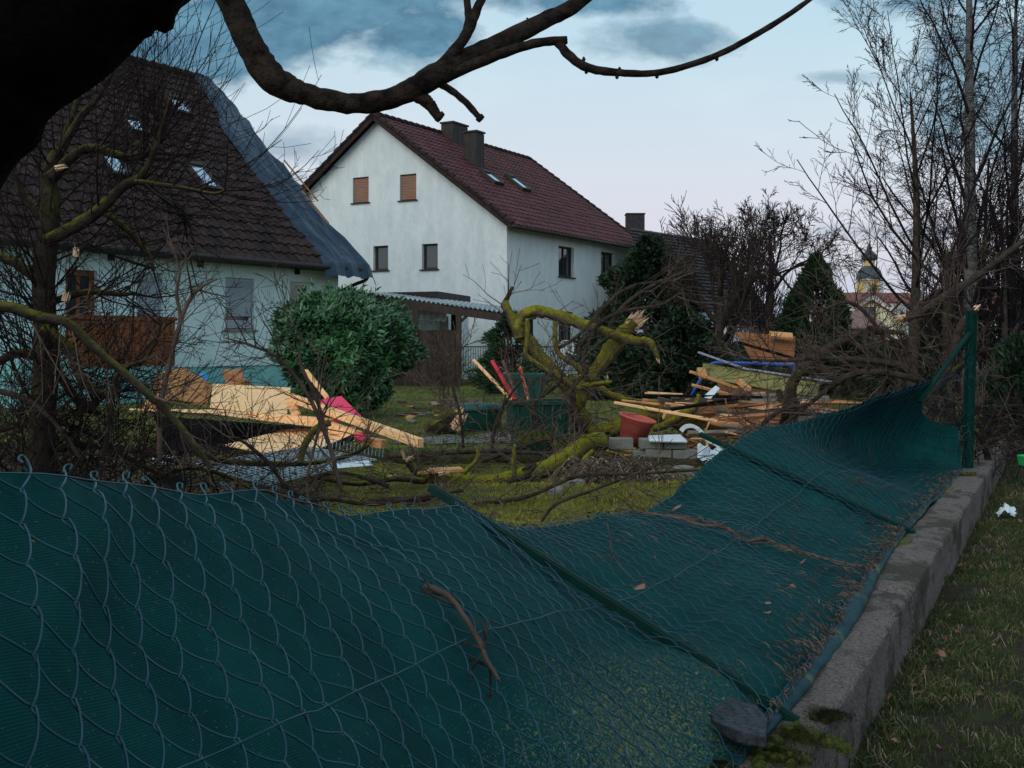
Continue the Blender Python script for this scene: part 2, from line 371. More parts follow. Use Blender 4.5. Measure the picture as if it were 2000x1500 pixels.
# ---------------------------------------------------------------- concrete wall under the fence
def wall_between(y0, y1):
    mb = MB(); n = int((y1 - y0) / .05); W = .122
    prof = [(-W, -.3), (-W, .245), (-W + .012, .262), (-W + .03, .27), (-.06, .27), (0, .271), (.05, .27), (W - .03, .268), (W - .010, .26), (W - .002, .25), (W, .235), (W + .002, .19), (W, .14), (W + .004, .09), (W + .004, .04), (W + .006, 0), (W + .01, -.3)]
    k = len(prof)
    for i in range(n + 1):
        y = y0 + (y1 - y0) * i / n; c = Vector((wx(y), y, 0))
        for j, (a, z) in enumerate(prof):
            p = c - NV * a + Vector((0, 0, z))
            if z > 0:
                nn = noise.noise(p * 5) * .006 + noise.noise(p * 14) * .005 + noise.noise(p * 38) * .004 + noise.noise(p * 1.3) * .008 - (.02 if abs((y + .35) % 2.9) < .05 else 0) - .018 * max(0, noise.noise(p * 6 + Vector((9, 9, 9))) - .35) * (4 if abs(a - W) < .04 and z > .2 else 0)
                p = p - NV * (nn if a > 0 else -nn) + Vector((0, 0, nn))
            mb.v.append(tuple(p))
    for i in range(n):
        for j in range(k - 1):
            a = i * k + j; mb.f.append((a, a + k, a + k + 1, a + 1))
    mb.f.append(tuple(range(k))); mb.f.append(tuple(n * k + j for j in range(k - 1, -1, -1)))
    o = mb.build('concrete_wall', M['concrete'], smooth=False, label='low weathered concrete wall that carries the flattened green fence', cat='wall')
    return o
wall_between(-3, 30)

# ---------------------------------------------------------------- houses
def holed_wall(L, z0, top, holes, breaks, T, depth=.22, x_start=0):
    """front face at T(x,0,z), reveals go to T(x,depth,z)"""
    mb = MB(); xs = sorted(set([x_start, L] + list(breaks) + [h[0] for h in holes] + [h[1] for h in holes]))
    for a, b in zip(xs, xs[1:]):
        if b - a < 1e-5: continue
        hs = sorted([h for h in holes if h[0] <= a + 1e-6 and h[1] >= b - 1e-6], key=lambda h: h[2])
        lo = z0
        for h in hs:
            mb.quad(T(a, 0, lo), T(b, 0, lo), T(b, 0, h[2]), T(a, 0, h[2])); lo = h[3]
        mb.quad(T(a, 0, lo), T(b, 0, lo), T(b, 0, top(b)), T(a, 0, top(a)))
    for x0, x1, a, b in holes:
        mb.quad(T(x0, 0, a), T(x0, 0, b), T(x0, depth, b), T(x0, depth, a)); mb.quad(T(x1, 0, b), T(x1, 0, a), T(x1, depth, a), T(x1, depth, b))
        mb.quad(T(x0, 0, b), T(x1, 0, b), T(x1, depth, b), T(x0, depth, b)); mb.quad(T(x1, 0, a), T(x0, 0, a), T(x0, depth, a), T(x1, depth, a))
    return mb
def tbox(mb, T, a, b):
    """box between local corners a,b under mapping T"""
    x0, y0, z0 = a; x1, y1, z1 = b; n = len(mb.v)
    mb.v += [tuple(T(*q)) for q in [(x0,y0,z0),(x1,y0,z0),(x1,y1,z0),(x0,y1,z0),(x0,y0,z1),(x1,y0,z1),(x1,y1,z1),(x0,y1,z1)]]
    mb.f += [tuple(n + i for i in q) for q in ((0,3,2,1),(4,5,6,7),(0,1,5,4),(1,2,6,5),(2,3,7,6),(3,0,4,7))]
def window(root, T, h, style='dark', label=None, muntin=False):
    x0, x1, z0, z1 = h
    fm = {'dark': M['brown_wood'], 'tan': M['brown_wood'], 'grey': M['white_paint'], 'white': M['white_paint']}[style]
    mb = MB(); t = .065; d0, d1 = .13, .19
    if style == 'dark': fm = M['dark_wood']
    for a, b in (((x0, d0, z0), (x0 + t, d1, z1)), ((x1 - t, d0, z0), (x1, d1, z1)), ((x0 + t, d0, z1 - t), (x1 - t, d1, z1)), ((x0 + t, d0, z0), (x1 - t, d1, z0 + t * 1.2))): tbox(mb, T, a, b)
    if muntin: tbox(mb, T, ((x0 + x1) / 2 - .03, d0 + .003, z0 + t * 1.2), ((x0 + x1) / 2 + .03, d1 - .003, z1 - t))
    fr = mb.build('window', fm, root, label=label); recalc(fr)
    mb = MB(); mb.quad(T(x0 + t, .17, z0 + t), T(x1 - t, .17, z0 + t), T(x1 - t, .17, z1 - t), T(x0 + t, .17, z1 - t)); mb.build('pane', M['glass'], fr)
    mb = MB(); tbox(mb, T, (x0 - .07, -.07, z0 - .045), (x1 + .07, .12, z0)); mb.build('sill', M['dark_wood'] if style in ('dark', 'tan') else M['block'], fr)
    if style in ('tan', 'grey'):
        mb = MB(); n = int((z1 - z0 - .05) / .05)
        gap = 0 if style == 'tan' else 3
        for i in range(n):
            a = z0 + .03 + i * .05
            if style == 'grey' and i in (4, 5): continue
            mb.quad(T(x0 + .03, .075, a), T(x1 - .03, .075, a), T(x1 - .03, .06, a + .025), T(x0 + .03, .06, a + .025))
            mb.quad(T(x0 + .03, .06, a + .025), T(x1 - .03, .06, a + .025), T(x1 - .03, .078, a + .049), T(x0 + .03, .078, a + .049))
        mb.build('shutter', M['shutter_tan'] if style == 'tan' else M['shutter_grey'], fr)
    if style == 'dark':
        mb = MB()
        def cf(u, v): return T(lerp(x0 + t, x1 - t, u * .42 + (.55 if muntin else .5)), .20 + .03 * math.sin(u * 30), lerp(z0 + t, z1 - t, v))
        mb.grid(cf, 24, 1); mb.build('curtain', M['curtain'], fr)
    return fr
def tile_roof(x0, x1, e, r, wave=.30, course=.34, amp=.022, step=.028, T=None, edge=0.0):
    """wavy pantile surface from eave line e=(y,z) to ridge r=(y,z) between x0 and x1"""
    mb = MB(); ey, ez = e; ry, rz = r; L = math.hypot(ry - ey, rz - ez); dy, dz = (ry - ey) / L, (rz - ez) / L; ny, nz = -dz, dy
    nx = int((x1 - x0) / wave); nc = int(L / course); per = 6; rnd = random.Random(5)
    for c in range(nc):
        s0 = c * L / nc; s1 = (c + 1) * L / nc + .02
        for i in range(nx):
            xa = x0 + (x1 - x0) * i / nx; xb = x0 + (x1 - x0) * (i + 1) / nx; j0 = rnd.uniform(-.004, .004); js = rnd.uniform(-.008, .008) - (rnd.uniform(.03, .10) if rnd.random() < .02 and c > 0 else 0)
            n = len(mb.v)
            for k in range(per + 1):
                t = k / per; x = lerp(xa, xb, t); h = amp * (math.cos((t - .25) * 2 * math.pi)) * (1 if t < .75 else .8) + j0
                for s, hh in ((s0 + js, h + step - .03), (s0 + js, h + step), (s1, h)):
                    mb.v.append(tuple(T(x, ey + dy * s + ny * hh, ez + dz * s + nz * hh)))
            for k in range(per):
                a = n + 3 * k; mb.f.append((a, a + 3, a + 4, a + 1)); mb.f.append((a + 1, a + 4, a + 5, a + 2))
    return mb
def ident(x, y, z): return Vector((x, y, z))
def skylight(root, x0, x1, s0, s1, e, r, T=ident, h=.09):
    ey, ez = e; ry, rz = r; L = math.hypot(ry - ey, rz - ez); dy, dz = (ry - ey) / L, (rz - ez) / L; ny, nz = -dz, dy
    def S(x, hh, s): return T(x, ey + dy * s + ny * hh, ez + dz * s + nz * hh)
    mb = MB(); t = .09
    for a, b in (((x0, 0, s0), (x0 + t, h, s1)), ((x1 - t, 0, s0), (x1, h, s1)), ((x0 + t, 0, s0), (x1 - t, h, s0 + t)), ((x0 + t, 0, s1 - t * 1.6), (x1 - t, h + .03, s1))): tbox(mb, S, a, b)
    f = mb.build('skylight', M['zinc'], root); recalc(f)
    mb = MB(); mb.quad(S(x0 + t, h - .02, s0 + t), S(x1 - t, h - .02, s0 + t), S(x1 - t, h - .02, s1 - t), S(x0 + t, h - .02, s1 - t)); mb.build('pane', M['skyglass'], f)
def chimney(root, x, y, z0, z1, wx_, wy_, m=None, T=ident, seams=3):
    mb = MB(); tbox(mb, T, (x - wx_ / 2, y - wy_ / 2, z0), (x + wx_ / 2, y + wy_ / 2, z1))
    for i in range(seams + 1):
        q = lerp(-wx_ / 2, wx_ / 2, i / seams); tbox(mb, T, (x + q - .012, y - wy_ / 2 - .02, z0), (x + q + .012, y + wy_ / 2 + .02, z1 - .03))
        q = lerp(-wy_ / 2, wy_ / 2, i / seams); tbox(mb, T, (x - wx_ / 2 - .02, y + q - .012, z0), (x + wx_ / 2 + .02, y + q + .012, z1 - .03))
    tbox(mb, T, (x - wx_ / 2 - .06, y - wy_ / 2 - .06, z1), (x + wx_ / 2 + .06, y + wy_ / 2 + .06, z1 + .07))
    o = mb.build('chimney', m or M['zinc'], root); return recalc(o)

# --- white gabled house in the middle
OX, OY = -.18, 40.0
wh = empty('gabled_house', (OX, OY, 0), R(60), label='tall white gabled house with dark red tiled roof and two metal chimneys', cat='house')
def gy(px): k = (px - 1000) / F; return (OX - OY * k) / (.866 + .5 * k)
def gzz(py, y, x=0): return EYE + (HZ - py) / F * (OY + .5 * y + .866 * x)
def sx(px): k = (px - 1000) / F; return (OY * k - OX) / (.5 - .866 * k)
WW = 11.28; LL = 11.5; EZ = 5.85; RZ = 10.0
def gtop(y): return EZ + (RZ - EZ) * (1 - abs(y - WW / 2) / (WW / 2))
TG = lambda x, y, z: Vector((y, WW - x, z))              # gable wall: x runs from left to right
gh = []
for a, b, c, d in ((689, 720, 346, 396), (781, 813, 340, 391), (729, 758, 480, 528), (824, 855, 476, 526)):
    y1, y0 = gy(a), gy(b); ym = (y0 + y1) / 2; gh.append((WW - y1, WW - y0, gzz(d, ym), gzz(c, ym)))
mb = holed_wall(WW, 0, lambda x: gtop(WW - x), gh, [WW / 2], TG)
sh = []
for a, b, c, d in ((1091, 1121, 482, 541), (1174, 1200, 493, 547), (1091, 1120, 609, 667)):
    x0, x1 = sx(a), sx(b); xm = (x0 + x1) / 2; sh.append((x0, x1, EYE + (HZ - d) / F * (OY + .866 * xm), EYE + (HZ - c) / F * (OY + .866 * xm)))
m2 = holed_wall(LL, 0, lambda x: EZ, sh, [], ident)
mb.quad((LL, 0, 0), (LL, WW, 0), (LL, WW, EZ), (LL, WW / 2, RZ), (LL, 0, EZ)); mb.quad((0, WW, 0), (LL, WW, 0), (LL, WW, EZ), (0, WW, EZ))
n = len(mb.v); mb.v += m2.v; mb.f += [tuple(i + n for i in f) for f in m2.f]
recalc(mb.build('wall', M['stucco'], wh))
for i, h in enumerate(gh): window(wh, TG, h, 'tan' if i < 2 else 'dark')
for h in sh: window(wh, ident, h, 'dark', muntin=True)
sl_ = (RZ - EZ) / (WW / 2); ov = .45
e1 = (-ov, EZ - ov * sl_ + .12); rr1 = (WW / 2, RZ + .12); e2 = (WW + ov, EZ - ov * sl_ + .12)
mb = tile_roof(-.35, LL + .35, e1, rr1, T=ident)
m2 = tile_roof(-.35, LL + .35, (-e2[0], e2[1]), (-rr1[0], rr1[1]), T=lambda x, y, z: Vector((x, -y, z)))
n = len(mb.v); mb.v += m2.v; mb.f += [tuple(i + n for i in f) for f in m2.f]
rf = mb.build('roof', M['tile_red'], wh)
for s in (-.36, LL + .36):                              # verge boards and rounded verge tiles
    for a, b in ((e1, rr1), (e2, rr1)):
        mb = MB()
        mb.bar((s, a[0], a[1] - .10), (s, b[0], b[1] - .10), .05, .22)
        for k in range(20):
            t = k / 20; y0 = lerp(a[0], b[0], t); z0 = lerp(a[1], b[1], t); y1 = lerp(a[0], b[0], t + .052); z1 = lerp(a[1], b[1], t + .052)
            mb.tube([(s, y0, z0 + .045), (s, y1, z1 + .015)], [.085, .07], 7)
        recalc(mb.build('verge', M['tile_dark'], wh))
mb = MB()
for k in range(30):
    a = -.4 + (LL + .8) * k / 30; mb.tube([(a, rr1[0], rr1[1] + .03), (a + .42, rr1[0], rr1[1] + .01)], [.12, .10], 8)
mb.build('ridge_cap', M['tile_dark'], rf, smooth=True)
mb = MB(); mb.tube([(-.4, -ov - .05, EZ - ov * sl_ + .04), (LL + .4, -ov - .05, EZ - ov * sl_ + .04)], .065, 8)
mb.build('gutter', M['dark_trim'], wh, smooth=True)
mb = MB(); mb.quad((-.34, 0, EZ - .06), (LL + .34, 0, EZ - .06), (LL + .34, -ov, EZ - ov * sl_ - .02), (-.34, -ov, EZ - ov * sl_ - .02)); mb.build('soffit', M['dark_wood'], wh)
# chimneys: one on the ridge, one on the slope
def roof_at(px, py, x=None):
    """local (x, y) on the near slope seen at a pixel"""
    d = Vector(((px - 1000) / F, 1, -(py - HZ) / F)); c = Vector((OX, OY, 0)); s = Vector((.5, .866, 0)); g = Vector((-.866, .5, 0))
    o = Vector((0, 0, EYE)) - c; n_ = Vector((0, -sl_, 1)); ol = Vector((o.dot(s), o.dot(g), o.z)); dl = Vector((d.dot(s), d.dot(g), d.z))
    t = (EZ + .12 - ol.z + sl_ * ol.y) / (dl.z - sl_ * dl.y); q = ol + dl * t; return q.x, q.y
cx, cy = roof_at(903, 290); chimney(rf, cx + .25, WW / 2 - .35, RZ - 1.1, RZ + .50, 1.1, .55)
cx2, cy2 = roof_at(934, 326); chimney(rf, cx2, cy2 + .2, EZ + .12 + sl_ * (cy2 - .1) - .05, EZ + .12 + sl_ * (cy2 + .2) + 1.2, .56, .56, seams=2)
for a, b in (((938, 338), (978, 364)), ((988, 347), (1030, 376))):
    xa, ya = roof_at(*a); xb, yb = roof_at(*b); q = math.hypot(1, sl_)
    skylight(rf, (xa + xb) / 2 - .36, (xa + xb) / 2 + .36, (yb + ov) * q, (ya + ov) * q, e1, rr1, h=.16)

# --- flat-roofed annex in front of the white house
an = empty('flat_roofed_annex', label='white flat-roofed garage with dark fascia behind the laurel bush', cat='building')
mb = MB(); mb.slab([P(640, 585, 37) + Vector((0, 0, 0)), P(858, 585, 35.6), P(900, 585, 38.5), P(690, 585, 39.5)], .01)
a, b, c_, d_ = P(640, 585, 36.6), P(853, 585, 35), P(915, 585, 38.6), P(700, 585, 39.2)
top = EYE + (HZ - 578) / F * 35
q = [Vector((p.x, p.y, top)) for p in (a, b, c_, d_)]
mb = MB(); mb.slab(q, top - .2); recalc(mb.build('wall', M['stucco'], an))
cen = sum(q, Vector()) / 4; q2 = [cen + (p - cen) * 1.03 + Vector((0, 0, .14)) for p in q]
mb = MB(); mb.slab(q2, .2); recalc(mb.build('fascia', M['dark_trim'], an))

# --- left house with the big dark roof
HX, HY = -4.78, 31.0; A2 = R(58); ca, sa = math.cos(A2), math.sin(A2)
lh = empty('bungalow', (HX, HY, 0), A2, label='white bungalow with storm damaged dark tiled roof and closed grey shutters', cat='house')
def hx(px): k = (px - 1000) / F; return (HY * k - HX) / (ca - sa * k)
def hz(py, x): return EYE + (HZ - py) / F * (HY + sa * x)
X0 = -19.0; EZ2 = 3.82; RY2 = 5.5; RZ2 = 9.45
holes = []; hd = {}
for nm, a, b, c, d in (('s1', 267, 318, 532, 641), ('s2', 440, 497, 543, 644), ('w3', 566, 610, 551, 640)):
    x0, x1 = hx(a), hx(b); xm = (x0 + x1) / 2; hd[nm] = (x0, x1, hz(d, xm), hz(c, xm)); holes.append(hd[nm])
dx0, dx1 = hx(128), hx(190); door = (dx0, dx1, 1.15, hz(527, (dx0 + dx1) / 2)); holes.append(door)
PZ = hz(715, -4)
mb = holed_wall(0, PZ, lambda x: EZ2, holes, [], ident, x_start=X0)
mb.quad((0, 0, 0), (0, 11, 0), (0, 11, EZ2), (0, RY2, RZ2 - .2), (0, 0, EZ2)); mb.quad((X0, 0, 0), (X0, 11, 0), (X0, 11, EZ2), (X0, RY2, RZ2 - .2), (X0, 0, EZ2))
mb.quad((X0, 11, 0), (0, 11, 0), (0, 11, EZ2), (X0, 11, EZ2))
recalc(mb.build('wall', M['stucco_left'], lh))
mb = MB(); mb.box((X0, .03, 0), (-.003, .5, PZ)); mb.build('plinth', M['plinth'], lh)
window(lh, ident, hd['s1'], 'grey'); window(lh, ident, hd['s2'], 'grey'); window(lh, ident, hd['w3'], 'white')
mb = MB(); t = .12; x0, x1, z0, z1 = door
for a, b in (((x0, .1, z0), (x0 + t, .16, z1)), ((x1 - t, .1, z0), (x1, .16, z1)), ((x0 + t, .1, z1 - t), (x1 - t, .16, z1)), ((x0 + t, .1, z0), (x1 - t, .16, z0 + .7)), ((x0 + t, .12, z0 + 1.3), (x1 - t, .15, z0 + 1.36)),
             (((x0 + x1) / 2 - .04, .12, z0 + .7), ((x0 + x1) / 2 + .04, .15, z1 - t))): mb.box(a, b)
dr = mb.build('door', M['brown_wood'], lh)
mb = MB(); mb.quad((x0 + t, .14, z0 + .7), (x1 - t, .14, z0 + .7), (x1 - t, .14, z1 - t), (x0 + t, .14, z1 - t)); mb.build('pane', M['glass'], dr)
mb = MB(); mb.tube([(x1 - .07, .08, z0 + 1.0), (x1 - .07, .03, z0 + 1.0), (x1 - .2, .03, z0 + 1.0)], .012, 6); mb.build('handle', M['grey_metal'], dr)
sl2 = (RZ2 - EZ2) / RY2; ov2 = .55
E1 = (-ov2, EZ2 - ov2 * sl2 * .55); RR = (RY2, RZ2)
mb = tile_roof(X0 - .5, .33, E1, RR, wave=.30, course=.36, amp=.03, step=.035, T=ident)
rf2 = mb.build('roof', M['tile_dark'], lh)
mb = MB(); mb.quad((X0 - .5, RY2, RZ2), (.33, RY2, RZ2), (.33, 11.5, EZ2 - .3), (X0 - .5, 11.5, EZ2 - .3))
mb.quad((X0 - .5, -ov2, E1[1] - .06), (.33, -ov2, E1[1] - .06), (.33, RY2, RZ2 - .1), (X0 - .5, RY2, RZ2 - .1)); mb.build('roof_deck', M['dark_wood'], rf2)
mb = MB()
for k in range(48): a = X0 - .5 + (-X0 + .80) * k / 48; mb.tube([(a, RY2, RZ2 + .03), (a + .44, RY2, RZ2)], [.14, .12], 8)
mb.build('ridge_cap', M['tile_dark'], rf2, smooth=True)
mb = MB(); mb.box((X0, -ov2 + .04, E1[1] - .10), (.5, .02, E1[1] - .075)); mb.build('soffit', M['dark_wood'], lh)
mb = MB(); mb.tube([(X0 - .5, -ov2 - .06, E1[1] - .02), (.62, -ov2 - .06, E1[1] - .04)], .07, 8)
g = mb.build('gutter', M['dark_trim'], lh, smooth=True)
mb = MB(); mb.tube(spline([(.5, -ov2 - .06, E1[1] - .06), (.48, -ov2 - .05, E1[1] - .28), (.35, -.3, E1[1] - .42), (.02, -.08, E1[1] - .62), (-.1, -.07, E1[1] - .8), (-.1, -.07, .3)], 4), .05, 8); mb.build('downpipe', M['dark_trim'], lh, smooth=True)
def roof2_at(px, py):
    d = Vector(((px - 1000) / F, 1, -(py - HZ) / F)); s = Vector((ca, sa, 0)); g_ = Vector((-sa, ca, 0)); o = Vector((0, 0, EYE)) - Vector((HX, HY, 0))
    ol = Vector((o.dot(s), o.dot(g_), o.z)); dl = Vector((d.dot(s), d.dot(g_), d.z)); m_ = (RR[1] - E1[1]) / (RR[0] - E1[0])
    t = (E1[1] + m_ * (-E1[0]) - ol.z + m_ * ol.y) / (dl.z - m_ * dl.y); q = ol + dl * t; return q.x, q.y, m_
for a, b, wd in (((372, 322), (415, 374), .62), ((200, 300), (240, 348), .62), ((325, 190), (368, 228), .62), ((232, 228), (290, 268), .62)):
    xa, ya, m_ = roof2_at(*a); xb, yb, m_ = roof2_at(*b); q = math.hypot(1, m_); skylight(rf2, (xa + xb) / 2 - wd / 2, (xa + xb) / 2 + wd / 2, (yb + ov2) * q, (ya + ov2) * q, E1, RR, h=.12)
xa, ya, m_ = roof2_at(236, 160); chimney(rf2, xa, RY2 - .1, RZ2 - 1.2, RZ2 + 1.25, .75, .6, M['brown_wood'])
for px in (210, 385, 575):                                # small vents under the eave
    x_ = hx(px); mb = MB(); mb.box((x_, -.05, EZ2 - .55), (x_ + .16, .0, EZ2 - .4)); mb.build('wall_lamp', M['dark_trim'], lh)
# entrance landing with brown boarded railing
ldg = empty('entrance_landing', (HX, HY, 0), A2, label='raised entrance landing with brown boarded railing at the left bungalow', cat='landing')
xa, xb = hx(150), hx(300) - .9; dep = 1.7
mb = MB(); mb.box((xa - 2.5, -dep, .2), (xb, -.05, 1.1)); mb.build('base', M['plinth'], ldg)
def railing(x0, x1, y, name='railing'):
    mb = MB(); n = int((x1 - x0) / .125)
    for i in range(n):
        a = x0 + (x1 - x0) * i / n; mb.box((a + .006, y - .025, 1.0), (a + (x1 - x0) / n - .006, y, 1.93 + .01 * (i % 2)))
    mb.box((x0 - .02, y - .07, 1.94), (x1 + .02, y + .05, 2.02)); return mb.build(name, M['brown_wood'], ldg)
railing(xb - 2.6, xb, -dep)
mb = MB()
for i in range(11): a = -dep + .14 * i; mb.box((xb, a + .006, 1.0), (xb + .03, a + .13, 1.93))
mb.box((xb - .03, -dep, 1.94), (xb + .07, -.1, 2.02)); mb.build('railing', M['brown_wood'], ldg)

# --- blue tarpaulin over the torn verge
tp = empty('tarpaulin', (HX, HY, 0), A2, label='blue plastic tarpaulin with wooden battens over the right edge of the dark roof', cat='tarp')
Lr = math.hypot(RR[0] - E1[0], RR[1] - E1[1]); dyr, dzr = (RR[0] - E1[0]) / Lr, (RR[1] - E1[1]) / Lr
inner = []
for px, py in ((372, 163), (400, 205), (425, 262), (452, 300), (500, 365), (545, 425), (585, 470), (622, 524)):
    x_, y_, _ = roof2_at(px + 14, py); inner.append(((y_ - E1[0]) / dyr, x_))
inner.sort()
def tarp(u, v):
    s = lerp(-.18, Lr + .35, u); xi = interp(s, inner); xi += .10 * noise.noise(Vector((s * 1.1, 0, 0)))
    xo = .40 + .05 * math.sin(s * 2.1); hang = .22
    wtot = (xo - xi) + hang; q = v * wtot
    h = .10 + .055 * noise.noise(Vector((s * .7, q * 4.5, 1))) + .04 * noise.noise(Vector((s * 1.6 + q * 3, q * 9, 5))) + .05 * abs(math.sin(q * 5 + s * .35 + noise.noise(Vector((s * .6, q, 8))) * 3))
    sd_ = min(s, Lr)
    if q < xo - xi: x_ = xi + q; dz_ = 0
    else:
        e_ = q - (xo - xi); x_ = xo + .10 * math.sin(e_ * 4) + .02; dz_ = -e_ * .9; h *= .7
    h *= min(1, v * 8 + .25)
    y_ = E1[0] + dyr * sd_ - dzr * h; z_ = E1[1] + dzr * sd_ + dyr * h + dz_
    if s > Lr: y_ = RY2 + (s - Lr); z_ = RZ2 + .12 - (s - Lr) * .6 + dz_ * .5 + h * .4
    if s < .0: z_ += s * 1.3; y_ += -s * .1
    if s < 1.2: x_ += (1.2 - s) ** 2 * .16 * v
    return Vector((x_, y_, z_))
mb = MB(); mb.grid(tarp, 150, 60); o = mb.build('sheet', M['tarp'], tp, smooth=True)
mb = MB()
for off, s0, s1 in ((.44, 2.6, 4.4), (-.02, 1.6, 3.0)):
    pa = []
    for s in (s0, s1): pa.append((off + (.1 if off < 0 else 0), E1[0] + dyr * s - dzr * .24, E1[1] + dzr * s + dyr * .24))
    mb = MB(); mb.bar(pa[0], pa[1], .045, .03); mb.build('batten', M['panel_wood'], tp)

# --- carport / garden shed between the houses
cp = empty('carport', label='dark timber carport with corrugated roof and board wall beside the laurel', cat='carport')
ra, rb, rc, rd = P(728, 574, 32.3), P(1000, 612, 31.6), P(1045, 607, 35.2), P(760, 572, 36.2)
mb = MB(); nn = 60
def croof(u, v):
    p = ra.lerp(rb, u).lerp(rd.lerp(rc, u), v); p.z += .03 * math.sin(u * 2 * math.pi * 30); return p
mb.grid(croof, 240, 8); mb.build('roof', M['poly'], cp)
for (p, q, hgt) in ((ra, rb, .22), (rd, rc, .18), (rb, rc, .20), (ra, rd, .2)):
    mb = MB(); mb.bar(p - Vector((0, 0, .16)), q - Vector((0, 0, .16)), .09, hgt); mb.build('beam', M['dark_wood'], cp)
def atx(px, Y, z=GZ): return Vector(((px - 1000) / F * Y, Y, z))
for px, Y, zt in ((896, 31.9, 2.5), (732, 32.3, 2.75), (1036, 35, 2.3), (812, 32.1, 2.6), (886, 35.6, 2.5)):
    mb = MB(); p = atx(px, Y); mb.box((p.x - .08, Y - .08, .1), (p.x + .08, Y + .08, zt)); mb.build('post', M['dark_wood'], cp)
mb = MB(); a = atx(898, 31.9, 2.05); mb.bar(a, atx(925, 31.8, 2.42), .07, .07); mb.build('brace', M['dark_wood'], cp)
mb = MB(); p0 = atx(770, 32.2); p1 = atx(890, 31.95); n_ = 13
for i in range(n_):
    a = p0.lerp(p1, i / n_); b = p0.lerp(p1, (i + .96) / n_); mb.bar(a + Vector((0, 0, .78)), b + Vector((0, 0, .78)), .03, 1.6 + .02 * (i % 3))
mb.build('board_wall', M['dark_wood'], cp)
mb = MB(); p0 = atx(775, 33.2, 2.62); p1 = atx(873, 33.0, 2.50)
def aw(u, v):
    p = p0.lerp(p1, u); return Vector((p.x, p.y - v * .25, p.z - v * (.38 + .05 * abs(math.sin(u * math.pi * 9)))))
mb.grid(aw, 72, 4); mb.build('awning', M['awning'], cp)
mb = MB(); p = atx(866, 35.5); mb.box((p.x - .16, 35.4, .3), (p.x + .16, 35.5, 2.3)); mb.build('door', M['white_paint'], cp)
mb = MB(); p = atx(845, 35.8); mb.box((p.x - .12, 35.6, .3), (p.x + .12, 35.9, 2.6)); mb.build('post', M['dark_wood'], cp)
# small metal garden railing behind the carport
gr = empty('garden_railing', label='thin dark metal railing in front of the white house wall', cat='railing')
mb = MB(); p0 = atx(905, 36.5, .3); p1 = atx(1180, 38, .3)
for z in (.25, 1.05): mb.tube([p0 + Vector((0, 0, z)), p1 + Vector((0, 0, z))], .018, 5)
mb.build('rail', M['dark_trim'], gr)
mb = MB()
for i in range(60): p = p0.lerp(p1, i / 59); mb.tube([p + Vector((0, 0, .25)), p + Vector((0, 0, 1.05))], .009, 4)
mb.build('baluster', M['dark_trim'], gr)
# stacked white garden chairs
for j, (px, Y) in enumerate(((1115, 36), (1168, 36.5))):
    ch = empty('garden_chair', atx(px, Y, .3), R(20 + 90 * j), label=('white plastic garden chair stack by the ground floor window', 'white plastic garden chair stack right of the mossy stem')[j], cat='chair')
    mb = MB()
    for k in range(5):
        z = .42 + .09 * k; mb.box((-.22, -.22, z), (.22, .22, z + .02)); mb.tube(spline([(-.2, .2, z), (-.22, .3, z + .25), (-.16, .34, z + .45), (.16, .34, z + .45), (.22, .3, z + .25), (.2, .2, z)], 3), .014, 5)
        for a in range(4): mb.tube([(-.12 + .08 * a, .21, z), (-.12 + .08 * a, .33, z + .44)], .012, 4)
    mb.build('seat', M['white_paint'], ch)
    for a, b in ((-1, -1), (1, -1), (1, 1), (-1, 1)):
        mb = MB(); mb.tube([(a * .2, b * .2, .42), (a * .24, b * .25, 0)], .018, 5); mb.build('leg', M['white_paint'], ch)

# --- further houses
def simple_house(label, px0, px1, Y, zb, ze, zr, depth, mw, mr, ang, name='house', gable=True, windows=(), ovh=.35):
    """gabled house; front wall from px0 to px1 at Y; ang = yaw of the front"""
    x0 = (px0 - 1000) / F * Y; x1 = (px1 - 1000) / F * Y; W = x1 - x0
    r = empty(name, (x0, Y, 0), ang, label=label, cat='house')
    T = ident
    if gable:   # gable end faces the camera, ridge along +y
        mb = holed_wall(W, zb, lambda x: ze + (zr - ze) * (1 - abs(x - W / 2) / (W / 2)), list(windows), [W / 2], T)
        mb.quad((0, 0, zb), (0, depth, zb), (0, depth, ze), (0, 0, ze)); mb.quad((W, 0, zb), (W, depth, zb), (W, depth, ze), (W, 0, ze))
        recalc(mb.build('wall', mw, r)); s = (zr - ze) / (W / 2); mb = MB()
        for sg in (0, 1):
            e_ = Vector((-ovh, 0, ze - ovh * s)) if sg == 0 else Vector((W + ovh, 0, ze - ovh * s)); rd_ = Vector((W / 2, 0, zr))
            mb.slab([e_ + Vector((0, -ovh, .15)), rd_ + Vector((0, -ovh, .15)), rd_ + Vector((0, depth, .15)), e_ + Vector((0, depth, .15))], .15)
        mb.build('roof', mr, r)
    else:       # eaves face the camera, ridge along x
        mb = holed_wall(W, zb, lambda x: ze, list(windows), [], T)
        mb.quad((0, 0, zb), (0, depth, zb), (0, depth, ze), (0, depth / 2, zr), (0, 0, ze)); mb.quad((W, 0, zb), (W, depth, zb), (W, depth, ze), (W, depth / 2, zr), (W, 0, ze))
        recalc(mb.build('wall', mw, r)); s = (zr - ze) / (depth / 2); mb = MB()
        mb.slab([(-ovh, -ovh, ze - ovh * s + .12), (W + ovh, -ovh, ze - ovh * s + .12), (W + ovh, depth / 2, zr + .12), (-ovh, depth / 2, zr + .12)], .12)
        mb.slab([(-ovh, depth / 2, zr + .12), (W + ovh, depth / 2, zr + .12), (W + ovh, depth + ovh, ze - ovh * s + .12), (-ovh, depth + ovh, ze - ovh * s + .12)], .12)
        mb.build('roof', mr, r)
    for h in windows: window(r, T, h, 'dark')
    return r
def zof(py, Y): return EYE + (HZ - py) / F * Y
